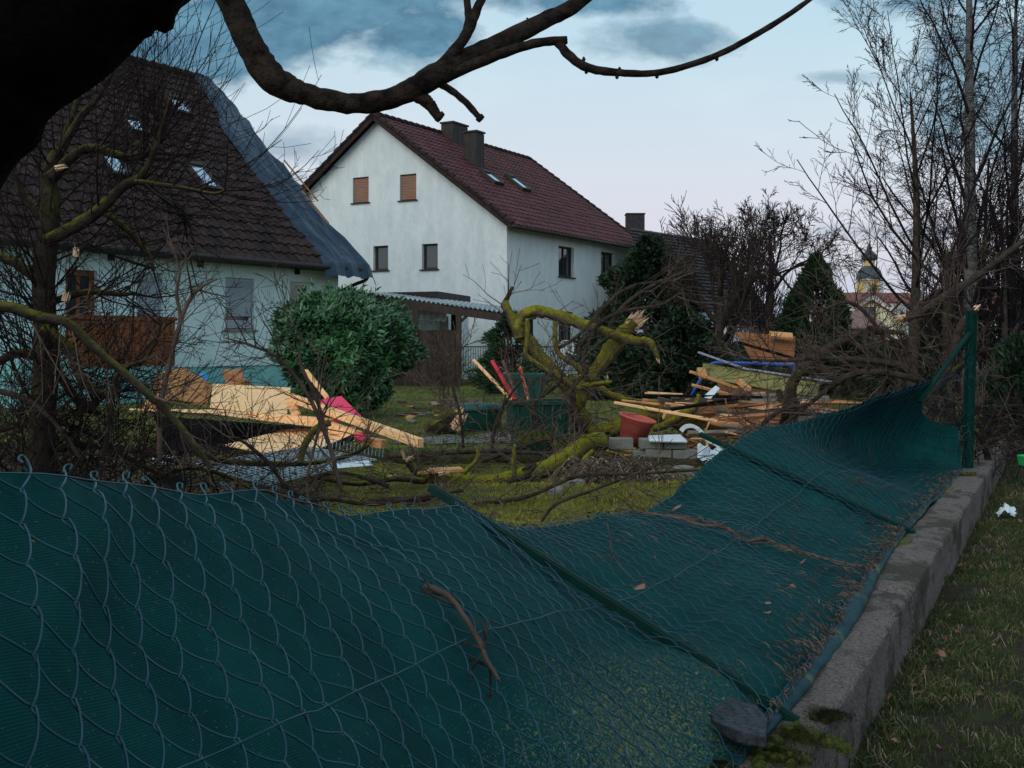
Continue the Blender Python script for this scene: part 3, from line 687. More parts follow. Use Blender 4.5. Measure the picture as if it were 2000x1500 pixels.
r = simple_house('house behind the white one with grey sheet roof and square dark chimney', 1180, 1300, 62, 0, zof(465, 62), zof(436, 62), 9, M['stucco'], M['slate'], R(28), gable=False)
mb = MB(); Y = 66; x_ = (1240 - 1000) / F * Y; 
o = chimney(None, x_, Y, zof(470, Y), zof(420, Y), 1.0, .9, M['slate']); o.parent = r; o.matrix_parent_inverse = (Matrix.Translation(r.location) @ Matrix.Rotation(R(28), 4, 'Z')).inverted()
# dark-roofed house behind the bare trees: long slope seen side-on with its gable verge falling right
Y = 44; r = empty('dark_roofed_house', label='house with large dark purple tiled roof behind the bare garden trees', cat='house')
A_, B_ = P(1270, 625, 42), P(1530, 640, 46); Cc, Dd = P(1395, 470, 52), P(1230, 445, 48)
mb = MB()
def rfn(u, v): return A_.lerp(B_, u).lerp(Dd.lerp(Cc, u), v)
for k in range(26):
    for u0 in range(40):
        a = rfn(u0 / 40, k / 26); b = rfn((u0 + 1) / 40, k / 26); c = rfn((u0 + 1) / 40, (k + 1) / 26); d = rfn(u0 / 40, (k + 1) / 26); L_ = Vector((0, -.04, .05))
        mb.quad(a + L_, b + L_, c, d); mb.quad(a, b, b + L_, a + L_)
mb.build('roof', M['slate'], r)
mb = MB(); q = [Vector((p.x, p.y + .3, p.z)) for p in (A_, B_)]; mb.quad(Vector((q[0].x, q[0].y, 0)), Vector((q[1].x, q[1].y, 0)), q[1], q[0])
mb.quad(Vector((B_.x, B_.y, 0)), Vector((Cc.x + 6, Cc.y + 9, 0)), Cc, B_); mb.build('wall', M['stucco'], r)
# dark panels on a low shed roof
mb = MB(); mb.slab([P(1335, 640, 33), P(1392, 640, 33), P(1392, 610, 35), P(1335, 610, 35)], .08); r = empty('garden_shed', label='low white shed with dark gridded panels on its roof left of the bare tree trunk', cat='shed')
mb.build('solar_panel', M['solar'], r); mb = MB(); mb.box(P(1330, 700, 33.1), P(1395, 640, 36)); recalc(mb.build('wall', M['white_far'], r))
mb = MB()
for i in range(9): mb.bar(P(1336 + 7 * i, 640, 32.98), P(1336 + 7 * i, 610, 34.98), .03, .03)
mb.build('panel_frame', M['grey_metal'], r)
# red brown garden fence behind the yard
mb = MB()
for i in range(5): mb.bar(P(1330, 665 + 9 * i, 26), P(1398, 668 + 9 * i, 26), .03, .10)
tag(mb.build('plank_fence', M['dark_red']), 'dark red horizontal board fence behind the bare tree trunk', 'fence')
# village: yellow gable house, small white house, barn, church
def zz(py, Y): return zof(py, Y)
Y = 120; Wd = 150 / F * Y
simple_house('pale yellow gable house with red brown roof below the church tower', 1625, 1775, Y, -1, zz(640, Y), zz(588, Y), 14, M['cream'], M['roof_far'], R(-14), windows=((3.3, 4.4, zz(615, Y), zz(600, Y)),))
simple_house('small white gabled house left of the yellow house in the village', 1640, 1672, 140, -1, zz(607, 140), zz(587, 140), 12, M['white_far'], M['roof_far'], R(-10))
simple_house('white gabled house directly below the church tower', 1672, 1735, 160, -1, zz(597, 160), zz(572, 160), 14, M['white_far'], M['roof_far'], R(-6))
simple_house('long red brown roofed house behind the village gables', 1640, 1800, 185, -1, zz(590, 185), zz(570, 185), 10, M['white_far'], M['roof_far'], R(4), gable=False)
simple_house('low barn with brown tiled roof in front of the yellow house', 1648, 1728, 95, -1, zz(640, 95), zz(608, 95), 9, M['brick'], M['brick'], R(4), gable=False, name='barn')
simple_house('brown roofed house right of the church behind the bare trees', 1790, 1900, 170, -1, zz(612, 170), zz(585, 170), 12, M['white_far'], M['roof_far'], R(0), gable=False)
# distant houses at the right edge
simple_house('white walled house far behind the hedge at the right edge', 1935, 2060, 60, -1, zz(620, 60), zz(560, 60), 9, M['white_far'], M['roof_far'], R(10), gable=False)
ch = empty('church_tower', ((1698 - 1000) / F * 280, 280, 0), R(12), label='ochre and white baroque church tower with dark onion dome on the horizon', cat='church tower')
Y = 280; u = Y / F; s = 18 * u
mb = MB(); mb.box((-s, -s, -2), (s, s, zz(545, Y))); mb.build('tower', M['ochre'], ch)
mb = MB()
for a in (-s, s - .9): mb.box((a - .06, -s - .12, -2), (a + .96, -s - .01, zz(545, Y) - .6))
mb.box((-s - .3, -s - .3, zz(548, Y)), (s + .3, s + .3, zz(545, Y))); mb.build('pilaster', M['white_far'], ch)
mb = MB(); mb.box((-.55, -s - .08, zz(576, Y)), (.55, -s - .01, zz(556, Y))); mb.build('window', M['glass'], ch)
mb = MB(); mb.lathe([(s * 1.42, zz(545, Y)), (s * 1.38, zz(540, Y)), (s * 1.2, zz(530, Y)), (s * .95, zz(524, Y)), (s * .62, zz(520, Y)), (s * .5, zz(519, Y))], 12)
mb.lathe([(s * .62, zz(509, Y)), (s * .78, zz(507, Y)), (s * .86, zz(502, Y)), (s * .70, zz(496, Y)), (s * .40, zz(492, Y)), (s * .26, zz(488, Y)), (s * .3, zz(484, Y)), (s * .14, zz(480, Y)), (s * .03, zz(472, Y))], 12); mb.build('dome', M['copper'], ch, smooth=True)
mb = MB(); mb.lathe([(s * .58, zz(520, Y)), (s * .58, zz(508, Y))], 8); mb.build('lantern', M['ochre'], ch)
# ---------------------------------------------------------------- the flattened chain-link fence
FH = 1.25
TH = [(-.6, 78), (.2, 71), (.9, 60), (1.48, 51), (2.08, 42.5), (2.78, 34), (3.62, 25.7), (4.2, 19), (4.72, 15), (6.0, 12.5), (7.0, 22), (8.4, 25.5), (8.9, 27)]
BO = [(3.7, .93), (7.1, 1.04), (10.7, 1.0)]
KA = [(-.6, 6), (1.5, 8), (2.8, 12), (3.62, 0), (4.5, 5), (5.5, 5), (7.13, 2), (8.4, 10)]
def col_auto(y):
    th = interp(y, TH); ka = interp(y, KA); p = Vector((.495 * y - interp(y, BO), y, .29)); out = [p.copy()]; n = 16
    for i in range(n):
        a = R(th + ka * (.5 - (i + .5) / n) * 2); p = p + (NV * math.cos(a) + Vector((0, 0, math.sin(a)))) * (FH / n); out.append(p.copy())
    return [out[0], out[4], out[8], out[12], out[16]]
def colc(y, offs, topp):
    b = Vector((.495 * y - interp(y, BO), y, .288)); return [b] + [b + NV * o + Vector((0, 0, z - .288)) for o, z in offs] + [topp]
COLS = [(y, col_auto(y)) for y in (-.6, .2, .9, 1.5, 2.1, 2.8, 3.62, 4.3, 5.0, 6.0, 7.13, 7.9)]
COLS += [(8.6, colc(8.6, ((.30, .34), (.60, .44), (.86, .62)), P(1600, 812, 9.1))),
         (9.3, colc(9.3, ((.30, .31), (.62, .40), (.84, .66)), P(1695, 781, 9.65))),
         (9.85, colc(9.85, ((.27, .30), (.60, .38), (.66, .74)), P(1768, 760, 10.05))),
         (10.2, colc(10.2, ((.22, .31), (.52, .42), (.50, .80)), P(1815, 745, 10.3))),
         (10.5, colc(10.5, ((.10, .38), (.26, .62), (.28, .90)), P(1858, 735, 10.55))),
         (10.72, colc(10.72, ((-.03, .60), (-.06, .88), (-.07, 1.14)), P(1888, 722, 10.72)))]
def cr(p0, p1, p2, p3, t): return .5 * ((2 * p1) + (p2 - p0) * t + (2 * p0 - 5 * p1 + 4 * p2 - p3) * t * t + (3 * p1 - 3 * p2 + p3 - p0) * t ** 3)
def S0(y, t):
    k = 0
    while k < len(COLS) - 2 and COLS[k + 1][0] < y: k += 1
    ya, yb = COLS[k][0], COLS[k + 1][0]; u = (y - ya) / (yb - ya)
    cs = [COLS[max(0, min(len(COLS) - 1, k + d))][1] for d in (-1, 0, 1, 2)]
    tt = max(0, min(.99999, t)) * 4; j = int(tt); f = tt - j; js = [max(0, min(4, j + d)) for d in (-1, 0, 1, 2)]
    rows = [cr(*[c[q] for q in js], f) for c in cs]
    return cr(*rows, u)
NY, NT = 560, 40; YA, YB = -.6, 10.72
_g = np.array([[S0(YA + (YB - YA) * i / NY, j / NT) for j in range(NT + 1)] for i in range(NY + 1)])
# small buckles of the sheet
_cr = random.Random(12)
CREASES = [(_cr.uniform(.8, 9.5), _cr.uniform(.1, 1.1), _cr.uniform(-.9, .9) + (1.4 if _cr.random() < .35 else 0), _cr.uniform(.25, .7), _cr.uniform(.025, .06), _cr.choice((-1, 1)) * _cr.uniform(.008, .018)) for _ in range(26)]
_du = np.gradient(_g, axis=0); _dv = np.gradient(_g, axis=1); _n = np.cross(_du, _dv); _n /= np.linalg.norm(_n, axis=2)[..., None] + 1e-9
_n *= np.sign((_n[..., 2:3]) + 1e-9) if False else 1
if _n[100, 20, 2] < 0: _n = -_n
for i in range(NY + 1):
    for j in range(NT + 1):
        p = _g[i, j]; y = YA + (YB - YA) * i / NY
        k = .034 * noise.noise(Vector((y * 1.4, j / NT * 2.6, 0))) + .012 * noise.noise(Vector((y * 4.5, j / NT * 3, 4)))
        for (cy, ct, ang_, ln_, wd_, am_) in CREASES:
            du_ = (y - cy) * math.cos(ang_) + (j / NT * 1.25 - ct) * math.sin(ang_); dv_ = -(y - cy) * math.sin(ang_) + (j / NT * 1.25 - ct) * math.cos(ang_)
            if abs(du_) < ln_ * 2 and abs(dv_) < wd_ * 4: k += am_ * math.exp(-(dv_ / wd_) ** 2) * math.exp(-(du_ / ln_) ** 2)
        _g[i, j] += _n[i, j] * k * 1.6
    # ragged top edge
def S(y, t, off=0.0):
    a = max(0, min(NY - 1e-6, (y - YA) / (YB - YA) * NY)); b = max(0, min(NT - 1e-6, t * NT)); i = int(a); j = int(b); u = a - i; v = b - j
    p = _g[i, j] * (1 - u) * (1 - v) + _g[i + 1, j] * u * (1 - v) + _g[i, j + 1] * (1 - u) * v + _g[i + 1, j + 1] * u * v
    if off: p = p + _n[i, j] * off
    return p
fence = empty('chain_link_fence', (0, 0, 0), label='long green chain-link fence with teal privacy cloth blown flat over its low wall', cat='fence')
def cloth(u, v):
    y = lerp(-.5, 10.62, u); vt = v * (1.0 + .012 * noise.noise(Vector((y * 3, 0, 0))))
    if y > 10.25: vt *= max(.35, 1 - (y - 10.25) * 1.6)
    p = S(y, vt, (-.024 if v < .85 else lerp(-.024, -.002, (v - .85) / .15)) - .006 * noise.noise(Vector((y * 2, v * 4, 0))) + .004 * noise.noise(Vector((y * 9, v * 5, 2)))); return p
mb = MB(); mb.grid(cloth, 420, 36); co_ = mb.build('privacy_cloth', M['cloth'], fence, smooth=True)
uvl = co_.data.uv_layers.new(name='UVMap'); li = np.zeros(len(co_.data.loops), dtype=np.int32); co_.data.loops.foreach_get('vertex_index', li)
uv = np.empty((len(li), 2), dtype=np.float32); uv[:, 0] = (li // 37) / 420 * 12.4; uv[:, 1] = (li % 37) / 36 * 1.25; uvl.data.foreach_set('uv', uv.ravel())
def cloth_weave(m):
    nt = m.node_tree; N = nt.nodes; L = nt.links; b = N['Principled BSDF']; src = b.inputs['Base Color'].links[0].from_socket
    tc = N.new('ShaderNodeTexCoord'); w_ = N.new('ShaderNodeTexWave'); w_.bands_direction = 'Y'; w_.inputs['Scale'].default_value = 58; w_.inputs['Distortion'].default_value = 1.2; w_.inputs['Detail Scale'].default_value = 3
    L.new(tc.outputs['UV'], w_.inputs['Vector'])
    mx = N.new('ShaderNodeMix'); mx.data_type = 'RGBA'; mx.blend_type = 'MULTIPLY'; mx.inputs[0].default_value = .75; L.new(src, mx.inputs[6])
    cr_ = N.new('ShaderNodeMapRange'); cr_.inputs[3].default_value = .5; cr_.inputs[4].default_value = 1.2; L.new(w_.outputs['Fac'], cr_.inputs[0]); L.new(cr_.outputs[0], mx.inputs[7])
    # lichen and dirt specks: dense on old lower patches, orange and pale
    def noi(sc, d=3):
        n = N.new('ShaderNodeTexNoise'); n.inputs['Scale'].default_value = sc; n.inputs['Detail'].default_value = d; L.new(tc.outputs['UV'], n.inputs['Vector']); return n.outputs[0]
    def mth(op, a, b_):
        n = N.new('ShaderNodeMath'); n.operation = op; n.use_clamp = op == 'MULTIPLY'
        for i, v in enumerate((a, b_)):
            if isinstance(v, (int, float)): n.inputs[i].default_value = v
            else: L.new(v, n.inputs[i])
        return n.outputs[0]
    sx_ = N.new('ShaderNodeSeparateXYZ'); L.new(tc.outputs['UV'], sx_.inputs[0])
    dx_ = mth('MULTIPLY', mth('SUBTRACT', sx_.outputs[0], 3.9), .9); dy_ = mth('MULTIPLY', mth('SUBTRACT', sx_.outputs[1], .22), 2.4)
    dx2 = N.new('ShaderNodeMath'); dx2.operation = 'POWER'; L.new(mth('ABSOLUTE', mth('SUBTRACT', mth('DIVIDE', sx_.outputs[0], 1.0), 3.9), 0), dx2.inputs[0]); dx2.inputs[1].default_value = 2
    dy2 = N.new('ShaderNodeMath'); dy2.operation = 'POWER'; L.new(mth('ABSOLUTE', mth('SUBTRACT', sx_.outputs[1], .25), 0), dy2.inputs[0]); dy2.inputs[1].default_value = 2
    rad = mth('ADD', dx2.outputs[0], mth('DIVIDE', dy2.outputs[0], .12)); patch = N.new('ShaderNodeMapRange'); patch.inputs[1].default_value = 1.2; patch.inputs[2].default_value = .0; L.new(rad, patch.inputs[0])
    cover = mth('ADD', mth('MULTIPLY', patch.outputs[0], .16), mth('MULTIPLY', noi(2.2, 5), .10))
    for sc, col, th, k in ((95, (.10, .15, .11), .735, .6), (60, (.20, .15, .02), .79, .8), (38, (.24, .27, .24), .84, .7), (150, (.16, .20, .13), .74, .6)):
        f = mth('ADD', noi(sc, 2), cover); r_ = N.new('ShaderNodeMapRange'); r_.inputs[1].default_value = th; r_.inputs[2].default_value = th + .05; L.new(f, r_.inputs[0])
        m2_ = N.new('ShaderNodeMix'); m2_.data_type = 'RGBA'; L.new(mth('MULTIPLY', r_.outputs[0], k), m2_.inputs[0]); L.new(mx.outputs[2], m2_.inputs[6]); m2_.inputs[7].default_value = (*col, 1); mx = m2_
    L.new(mx.outputs[2], b.inputs['Base Color'])
cloth_weave(M['cloth'])
def hem(u, v):
    y = lerp(-.5, 10.4, u); a = v * math.pi * 1.15 - .3; b = S(y, 0.0, 0)
    r = .022 + .010 * noise.noise(Vector((y * 3, 0, 2))) + .004 * noise.noise(Vector((y * 16, 0, 2))) + .03 * max(0, 1 - abs(y - 4.9) / 1.6)
    c = Vector(b) - NV * (.005) + Vector((0, 0, -.012))
    return c + (-NV) * (r * 1.15 * math.sin(a)) + Vector((0, 0, r * .8 * math.cos(a) * (.9 + .1 * math.sin(y * 9)))) + NV * .02
mb = MB(); mb.grid(hem, 300, 10); mb.build('hem', M['hem'], fence, smooth=True)
SP = .049; DY = SP * .896
mb = MB(); rr = random.Random(3); nw = int((10.66 + .35) / DY); HPn = 17
for w_ in range(nw):
    y0 = -.35 + w_ * DY; pts = []; per = 7 if y0 < 4 else 5
    dyj = rr.uniform(-.004, .004)
    for k in range(HPn * per + 1):
        ph = k / per; hp = int(ph); u = ph - hp                      # strand index and position on the strand
        s_ = 1 if (hp + w_) % 2 == 0 else -1
        z = (u * 2 - 1)
        zz_ = math.sin(z * math.pi / 2 * .93) / math.sin(math.pi / 2 * .93) * .25 + z * .75
        x = s_ * zz_ * DY * .60
        t = (ph / HPn); sag = .011 / FH * (1 - z * z)
        off = .008 + s_ * .0036 * (1 - z ** 4) + 0
        pts.append(Vector(S(y0 + x + dyj * math.sin(t * 5), min(1, max(0, t - sag)), off)))
    r = .0022 if y0 < 3 else .0019
    if w_ % 2: mb.tube(pts, r, 5 if y0 < 5 else 4, cap=False); continue
    mb.tube(pts, r, 5 if y0 < 5 else 4, cap=False)
    e = pts[-1]; up = (pts[-1] - Vector(S(y0, .93, .008))).normalized(); sdv = Vector((.444, .896, 0)) * rr.choice((-1, 1)); nn_ = up.cross(sdv)
    a = rr.uniform(.018, .034)
    mb.tube(spline([e, e + up * a * .6 + sdv * .004, e + up * a + sdv * .012, e + up * a * .8 + sdv * .022, e + up * a * .3 + sdv * .016 + nn_ * .004], 3), r, 4, cap=False)
mb.build('wire_mesh', M['wire'], fence, smooth=True)
for t in (.03, .525, .975):
    mb = MB(); mb.tube([Vector(S(-.3 + .06 * i, t + .004 * math.sin(i * .31), .013)) for i in range(182)], .0014, 4, cap=False); mb.build('line_wire', M['wire'], fence, smooth=True)
def fpost(y, L=1.5, ext=0, w_=.056):
    a = Vector(S(y, 0.0, -.004)) ; b = Vector(S(y + 0.02, .93, -.004)); d = (b - a).normalized(); n_ = Vector(_n[int((y - YA) / (YB - YA) * NY), 20])
    mb = MB(); a0 = a - d * .06; b0 = a + d * L
    mb.bar(a0, b0, w_, .016, up=n_); mb.bar(a0 + n_ * .012, b0 + n_ * .012, .014, .016, up=n_)
    sdx = d.cross(n_).normalized()
    for s in (-1, 1): mb.bar(a0 + sdx * s * (w_ / 2 - .005) + n_ * .006, b0 + sdx * s * (w_ / 2 - .005) + n_ * .006, .009, .024, up=n_)
    return mb.build('post', M['post'], fence, label='fallen fence post lying on the mesh')
fpost(3.62, 1.46); fpost(7.135, 1.46); fpost(-.1, 1.5)
mb = MB(); pb = Vector((4.355, 10.80, .1)); pt = Vector((4.40, 10.80, 1.78))
mb.bar(pb, pt, .062, .05, up=Vector((1, 0, 0))); mb.bar(pb + Vector((-.036, -.01, 0)), pt + Vector((-.036, -.01, 0)), .012, .03, up=Vector((1, 0, 0)))
mb.bar(pb + Vector((.036, -.0, 0)), pt + Vector((.036, -.0, -.02)), .012, .05, up=Vector((1, 0, 0)))
mb.build('post', M['post'], fence, label='standing corner post of the fence')
mb = MB(); mb.bar(P(1895, 648, 10.76), P(1796, 785, 10.2), .04, .022); mb.build('brace', M['post'], fence)
# crumpled free mesh and twisted wires round the standing post
mb = MB(); rr = random.Random(8)
for k in range(16):
    z0 = rr.uniform(.3, 1.45); p = Vector((4.36, 10.76, z0)); pts = [p]
    for j in range(6): p = p + Vector((rr.uniform(-.05, .03), rr.uniform(-.03, .03), rr.uniform(-.09, .03))); pts.append(p)
    mb.tube(spline(pts, 4), .0018, 4)
for k in range(24):
    y = rr.uniform(6.4, 10.2); p = Vector(S(y, .99, .01)); pts = [p]
    for j in range(4): p = p + Vector((rr.uniform(-.03, .03), rr.uniform(-.03, .03), rr.uniform(-.01, .04))); pts.append(p)
    mb.tube(spline(pts, 4), .0018, 4)
mb.build('loose_wire', M['wire'], fence)
# dry vine seam across the middle panel, and rotted grass threaded through the bottom rows of the mesh
mb = MB(); rr = random.Random(11)
pts = [Vector(S(lerp(5.75, 5.45, i / 30) + .03 * math.sin(i * 1.1), i / 30 * .98, .012)) for i in range(31)]
mb.tube(pts, [.007 + .005 * rr.random() for _ in pts], 6)
tag(mb.build('dry_vine', M['dead_dark']), 'dark mossy vine stem lying straight across the mesh between the two fallen posts', 'vine')
mb = MB()
for k in range(1500):
    y = rr.choice((rr.uniform(3.3, 10.2), rr.gauss(5.6, .05) if rr.random() < .3 else rr.uniform(3.8, 7)))
    t = abs(rr.gauss(0, .07)) if rr.random() < .85 else rr.random()
    if abs(y - 5.6) < .12: t = rr.random()
    if not -.3 < y < 10.3: continue
    p = Vector(S(y, min(t, .98), .012)); a = rr.gauss(-.5, .5); d = (-NV * math.cos(a) + AV * math.sin(a)) * rr.uniform(.03, .10)
    q = Vector(S(y + d.y * .6 + .02, max(0, min(.98, t - .03 + rr.uniform(-.02, .05))), .012 + rr.random() * .01))
    mb.tube([p, (p + q) / 2 + Vector((0, 0, rr.uniform(0, .012))), q], [.0022, .003, .0015], 3, cap=False)
tag(mb.build('dry_grass_litter', M['dead_dark']), 'dry stalks and rotted grass caught in the lower rows of the fence mesh', 'litter', kind='stuff')

# ---------------------------------------------------------------- tree tools
def rot_dir(d, ang, az):
    d = d.normalized(); o = d.orthogonal().normalized(); o.rotate(Matrix.Rotation(az, 3, d)); q = d.copy(); q.rotate(Matrix.Rotation(ang, 3, o)); return q
def grow(mb, p, d, L, r, lev, rr, wand=.18, up=.05, ang=(.5, .95), ratio=(.45, .75), nch=(4, 7), seg=None, tip=.35, minr=.0015, sides=None, drop=None, first=.2, skip=None, rk=(.45, .65)):
    n = max(3, int(L / seg)) if seg else max(3, min(9, int(L / .12)))
    pts = [p.copy()]; rads = [r]; d = d.normalized(); ds = [d.copy()]
    for i in range(n):
        d = d + Vector((rr.gauss(0, wand), rr.gauss(0, wand), rr.gauss(0, wand))) * .6 + Vector((0, 0, up)); d.normalize()
        p = p + d * (L / n); pts.append(p.copy()); rads.append(max(minr, r * (1 - (1 - tip) * (i + 1) / n))); ds.append(d.copy())
    sd = sides[lev] if sides else (3 if lev == 0 else 4 if lev == 1 else 6)
    mb.tube(pts, rads, sd, cap=False)
    if lev <= 0: return pts
    nc_ = nch[lev - 1] if isinstance(nch[0], tuple) else nch; k = rr.randint(*nc_)
    for c in range(k):
        t = first + (1 - first) * (c + rr.random()) / k; f = t * n; i = min(n - 1, int(f)); q = pts[i].lerp(pts[i + 1], f - i)
        dd = rot_dir(ds[i], rr.uniform(*ang), rr.uniform(0, 6.283))
        u2 = up if drop is None else drop[lev - 1]
        if skip and skip(q, dd): continue
        grow(mb, q, dd, L * rr.uniform(*ratio) * (1.15 - .5 * t), max(minr, rads[i] * rr.uniform(*rk)), lev - 1, rr, wand, u2, ang, ratio, nch, seg, tip, minr, sides, drop, .12, skip, rk)
    return pts
def limb(mb, pts, r0, r1, sub=5, sides=9, rough=.12):
    q = spline(pts, sub); n = len(q) - 1
    if hasattr(r0, '__len__'):
        rad = []
        for i in range(n + 1):
            f = i / n * (len(r0) - 1); a = min(len(r0) - 2, int(f)); rad.append(lerp(r0[a], r0[a + 1], f - a))
    else: rad = [lerp(r0, r1, i / n) for i in range(n + 1)]
    mb.tube(q, rad, sides, rough=rough); return q, rad
def twigs_on(mb, q, rad, count, rr, L=(.3, .8), up=.1, lev=1, ang=(.5, 1.2), r=.006, bias=None, t0=.1, t1=1., **k):
    for _ in range(count):
        t = rr.uniform(t0, t1); f = t * (len(q) - 1); i = min(len(q) - 2, int(f)); p = q[i].lerp(q[i + 1], f - i)
        d = rot_dir(q[i + 1] - q[i], rr.uniform(*ang), rr.uniform(0, 6.283))
        if bias is not None: d = (d + Vector(bias)).normalized()
        grow(mb, p, d, rr.uniform(*L), min(r * rr.uniform(.6, 1.2), rad[i] * .7), lev, rr, up=up, **k)
def splinter(mb, p, d, r, L, rr, n=16):
    d = d.normalized(); o = d.orthogonal().normalized(); b = d.cross(o)
    for i in range(n):
        a = rr.uniform(0, 6.283); q = p + (o * math.cos(a) + b * math.sin(a)) * r * rr.uniform(.2, .85)
        e = q + d * L * rr.uniform(.4, 1) + (o * math.cos(a) + b * math.sin(a)) * r * rr.uniform(-.4, .5)
        mb.tube([q - d * r * .6, q.lerp(e, .5), e], [r * .30, r * .22, r * .02], 4)
def px(w_, Y): return w_ / F * Y
# --- tree whose limb and branch hang over the camera
rr = random.Random(21)
ot = empty('overhanging_tree', (-1.55, 1.1, .25), label='almost black near tree limb and long bare curved branch crossing the sky overhead', cat='tree')
off = -Vector((-1.55, 1.1, .25))
def sub_pts(L): return [Vector(p) + off for p in L]
mb = MB(); Y = 1.0
tr = sub_pts([(-1.75, 1.2, .1), (-1.45, 1.12, .9), P(-560, 640, 1.02), P(-205, 275, 1.0), P(-45, 90, 1.0), P(85, -30, 1.0), P(260, -230, 1.04), P(380, -420, 1.1)])
limb(mb, tr, [.20, .17, .13, .092, .084, .088, .10, .09], 0, sub=8, sides=28, rough=.22)
kn = sub_pts([P(170, 0, 1.0), P(250, 0, 1.0), P(292, -10, 1.0), P(300, -60, 1.0)]); limb(mb, kn, [.03, .036, .030, .03], 0, 8, 24, .25)
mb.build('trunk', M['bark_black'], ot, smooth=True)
mb = MB(); Y = 2.2
br = sub_pts([P(380, -420, 1.1), P(360, -300, 1.7), (P(405, -90, 2.15)), P(448, -5, Y), P(487, 85, Y), P(535, 155, Y), P(600, 185, Y), P(690, 202, Y), P(780, 186, Y), P(860, 142, Y), P(960, 92, Y + .05), P(1060, 42, Y + .1), P(1145, -8, Y + .15), P(1300, -160, Y + .3)])
limb(mb, br, [.045, .038, .030, .026, .027, .029, .022, .020, .021, .024, .020, .017, .015, .012], 0, sub=8, sides=16, rough=.16)
def bsub(L, r0, r1, sides=9): return limb(mb, sub_pts(L), r0, r1, 7, sides, .2)
bsub([P(825, 165, Y), P(880, 108, Y), P(915, 60, Y), P(935, 10, Y), P(970, -60, Y)], .013, .008)
bsub([P(905, 80, Y), P(915, 40, Y + .02), P(912, 0, Y + .03), P(905, -60, Y)], .009, .006)
bsub([P(800, 178, Y), P(828, 194, Y), P(842, 208, Y), P(858, 231, Y)], .016, .009)
mb.tube(sub_pts([P(856, 226, Y), P(862, 231, Y)]), [.012, .011], 10)
bsub([P(850, 158, Y), P(880, 176, Y), P(910, 200, Y), P(938, 232, Y)], .008, .0062); mb.tube(sub_pts([P(935, 228, Y), P(941, 234, Y)]), [.009, .008], 8)
bsub([P(870, 150, Y), P(960, 112, Y), P(1040, 86, Y), P(1108, 78, Y)], .012, .008)
bsub([P(1090, 84, Y), P(1115, 112, Y), P(1150, 133, Y), P(1210, 142, Y), P(1290, 141, Y), P(1390, 112, Y), P(1490, 60, Y), P(1590, -8, Y), P(1700, -110, Y)], [.0085, .0095, .009, .0075, .0068, .0062, .0058, .005, .004], 0)
for px_, py_ in ((1128, 126), (1145, 140), (1205, 150), (1283, 149), (1400, 115), (1140, 116), (1210, 136), (531, 172), (1117, 25), (1090, 30)):
    p = Vector(P(px_, py_, Y)) + off; mb.lathe([(.0005, -.005), (.003, -.003), (.004, 0), (.003, .003), (.0005, .006)], 7, Matrix.Translation(p))
q = spline(br[3:12], 10)
for i in range(60):                                  # bark warts and lichen scales
    c = q[rr.randrange(len(q))]; a = rr.uniform(0, 6.28); p = c + Vector((math.cos(a), 0, math.sin(a))) * .020; mb.lathe([(.0, -.002), (.003, 0), (.0, .002)], 5, Matrix.Translation(p))
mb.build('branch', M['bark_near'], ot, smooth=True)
# ---------------------------------------------------------------- trees
def PL(L, Y):
    out = []
    for a in L: out.append(P(a[0], a[1], a[2] if len(a) > 2 else Y))
    return out
def sprig(mb, p, d, L, W, rr):
    d = d.normalized(); s = d.cross(Vector((rr.gauss(0, 1), rr.gauss(0, 1), rr.gauss(0, 1)))).normalized() * W / 2; n = len(mb.v); m = p + d * L * .5
    mb.v += [tuple(p), tuple(m + s), tuple(p + d * L), tuple(m - s)]; mb.f.append((n, n + 1, n + 2, n + 3))
def bare_tree(name, label, px_, py_, Y, H, r, seed, spread=(.35, .8), lev=4, wood='bark', tw='twig_far', up=.06, nch=(5, 7), ratio=(.45, .72), wand=.16, trunkfrac=.25, mains=6, group=None, drop=None, lean=(0, 0), minr=.006, mainL=.62, cat='tree', rm=.62, rk=(.45, .65)):
    rr = random.Random(seed); b = P(px_, py_, Y); b.z = GZ - .05
    root = empty(name, b, label=label, cat=cat, group=group); o = Vector((0, 0, 0))
    mb = MB(); top = Vector((lean[0], lean[1], H * .8)); tp_ = [o, Vector((lean[0] * .2 + rr.gauss(0, .06), lean[1] * .2, H * trunkfrac)), Vector((lean[0] * .55 + rr.gauss(0, .1), lean[1] * .55, H * .55)), top]
    q, rad = limb(mb, tp_, [r, r * .8, r * .5, r * .15], 0, sub=6, sides=10, rough=.15)
    mb.build('trunk', M[wood], root, smooth=True)
    mb = MB()
    for i in range(mains):
        t = lerp(trunkfrac, .97, (i + rr.random() * .6) / mains); f = t * (len(q) - 1); k = min(len(q) - 2, int(f)); p = q[k].lerp(q[k + 1], f - k)
        a = i * 2.4 + rr.uniform(-.4, .4); sp = rr.uniform(*spread) ; d = Vector((math.cos(a) * math.sin(sp), math.sin(a) * math.sin(sp), math.cos(sp)))
        grow(mb, p, d, H * mainL * (1.1 - .65 * (t - trunkfrac)) * rr.uniform(.8, 1.1), rad[k] * rm, lev - 1, rr, wand, up, (.35, .85), ratio, nch, None, .3, minr, None, drop, .2, None, rk)
    mb.build('crown', M[tw], root); return root
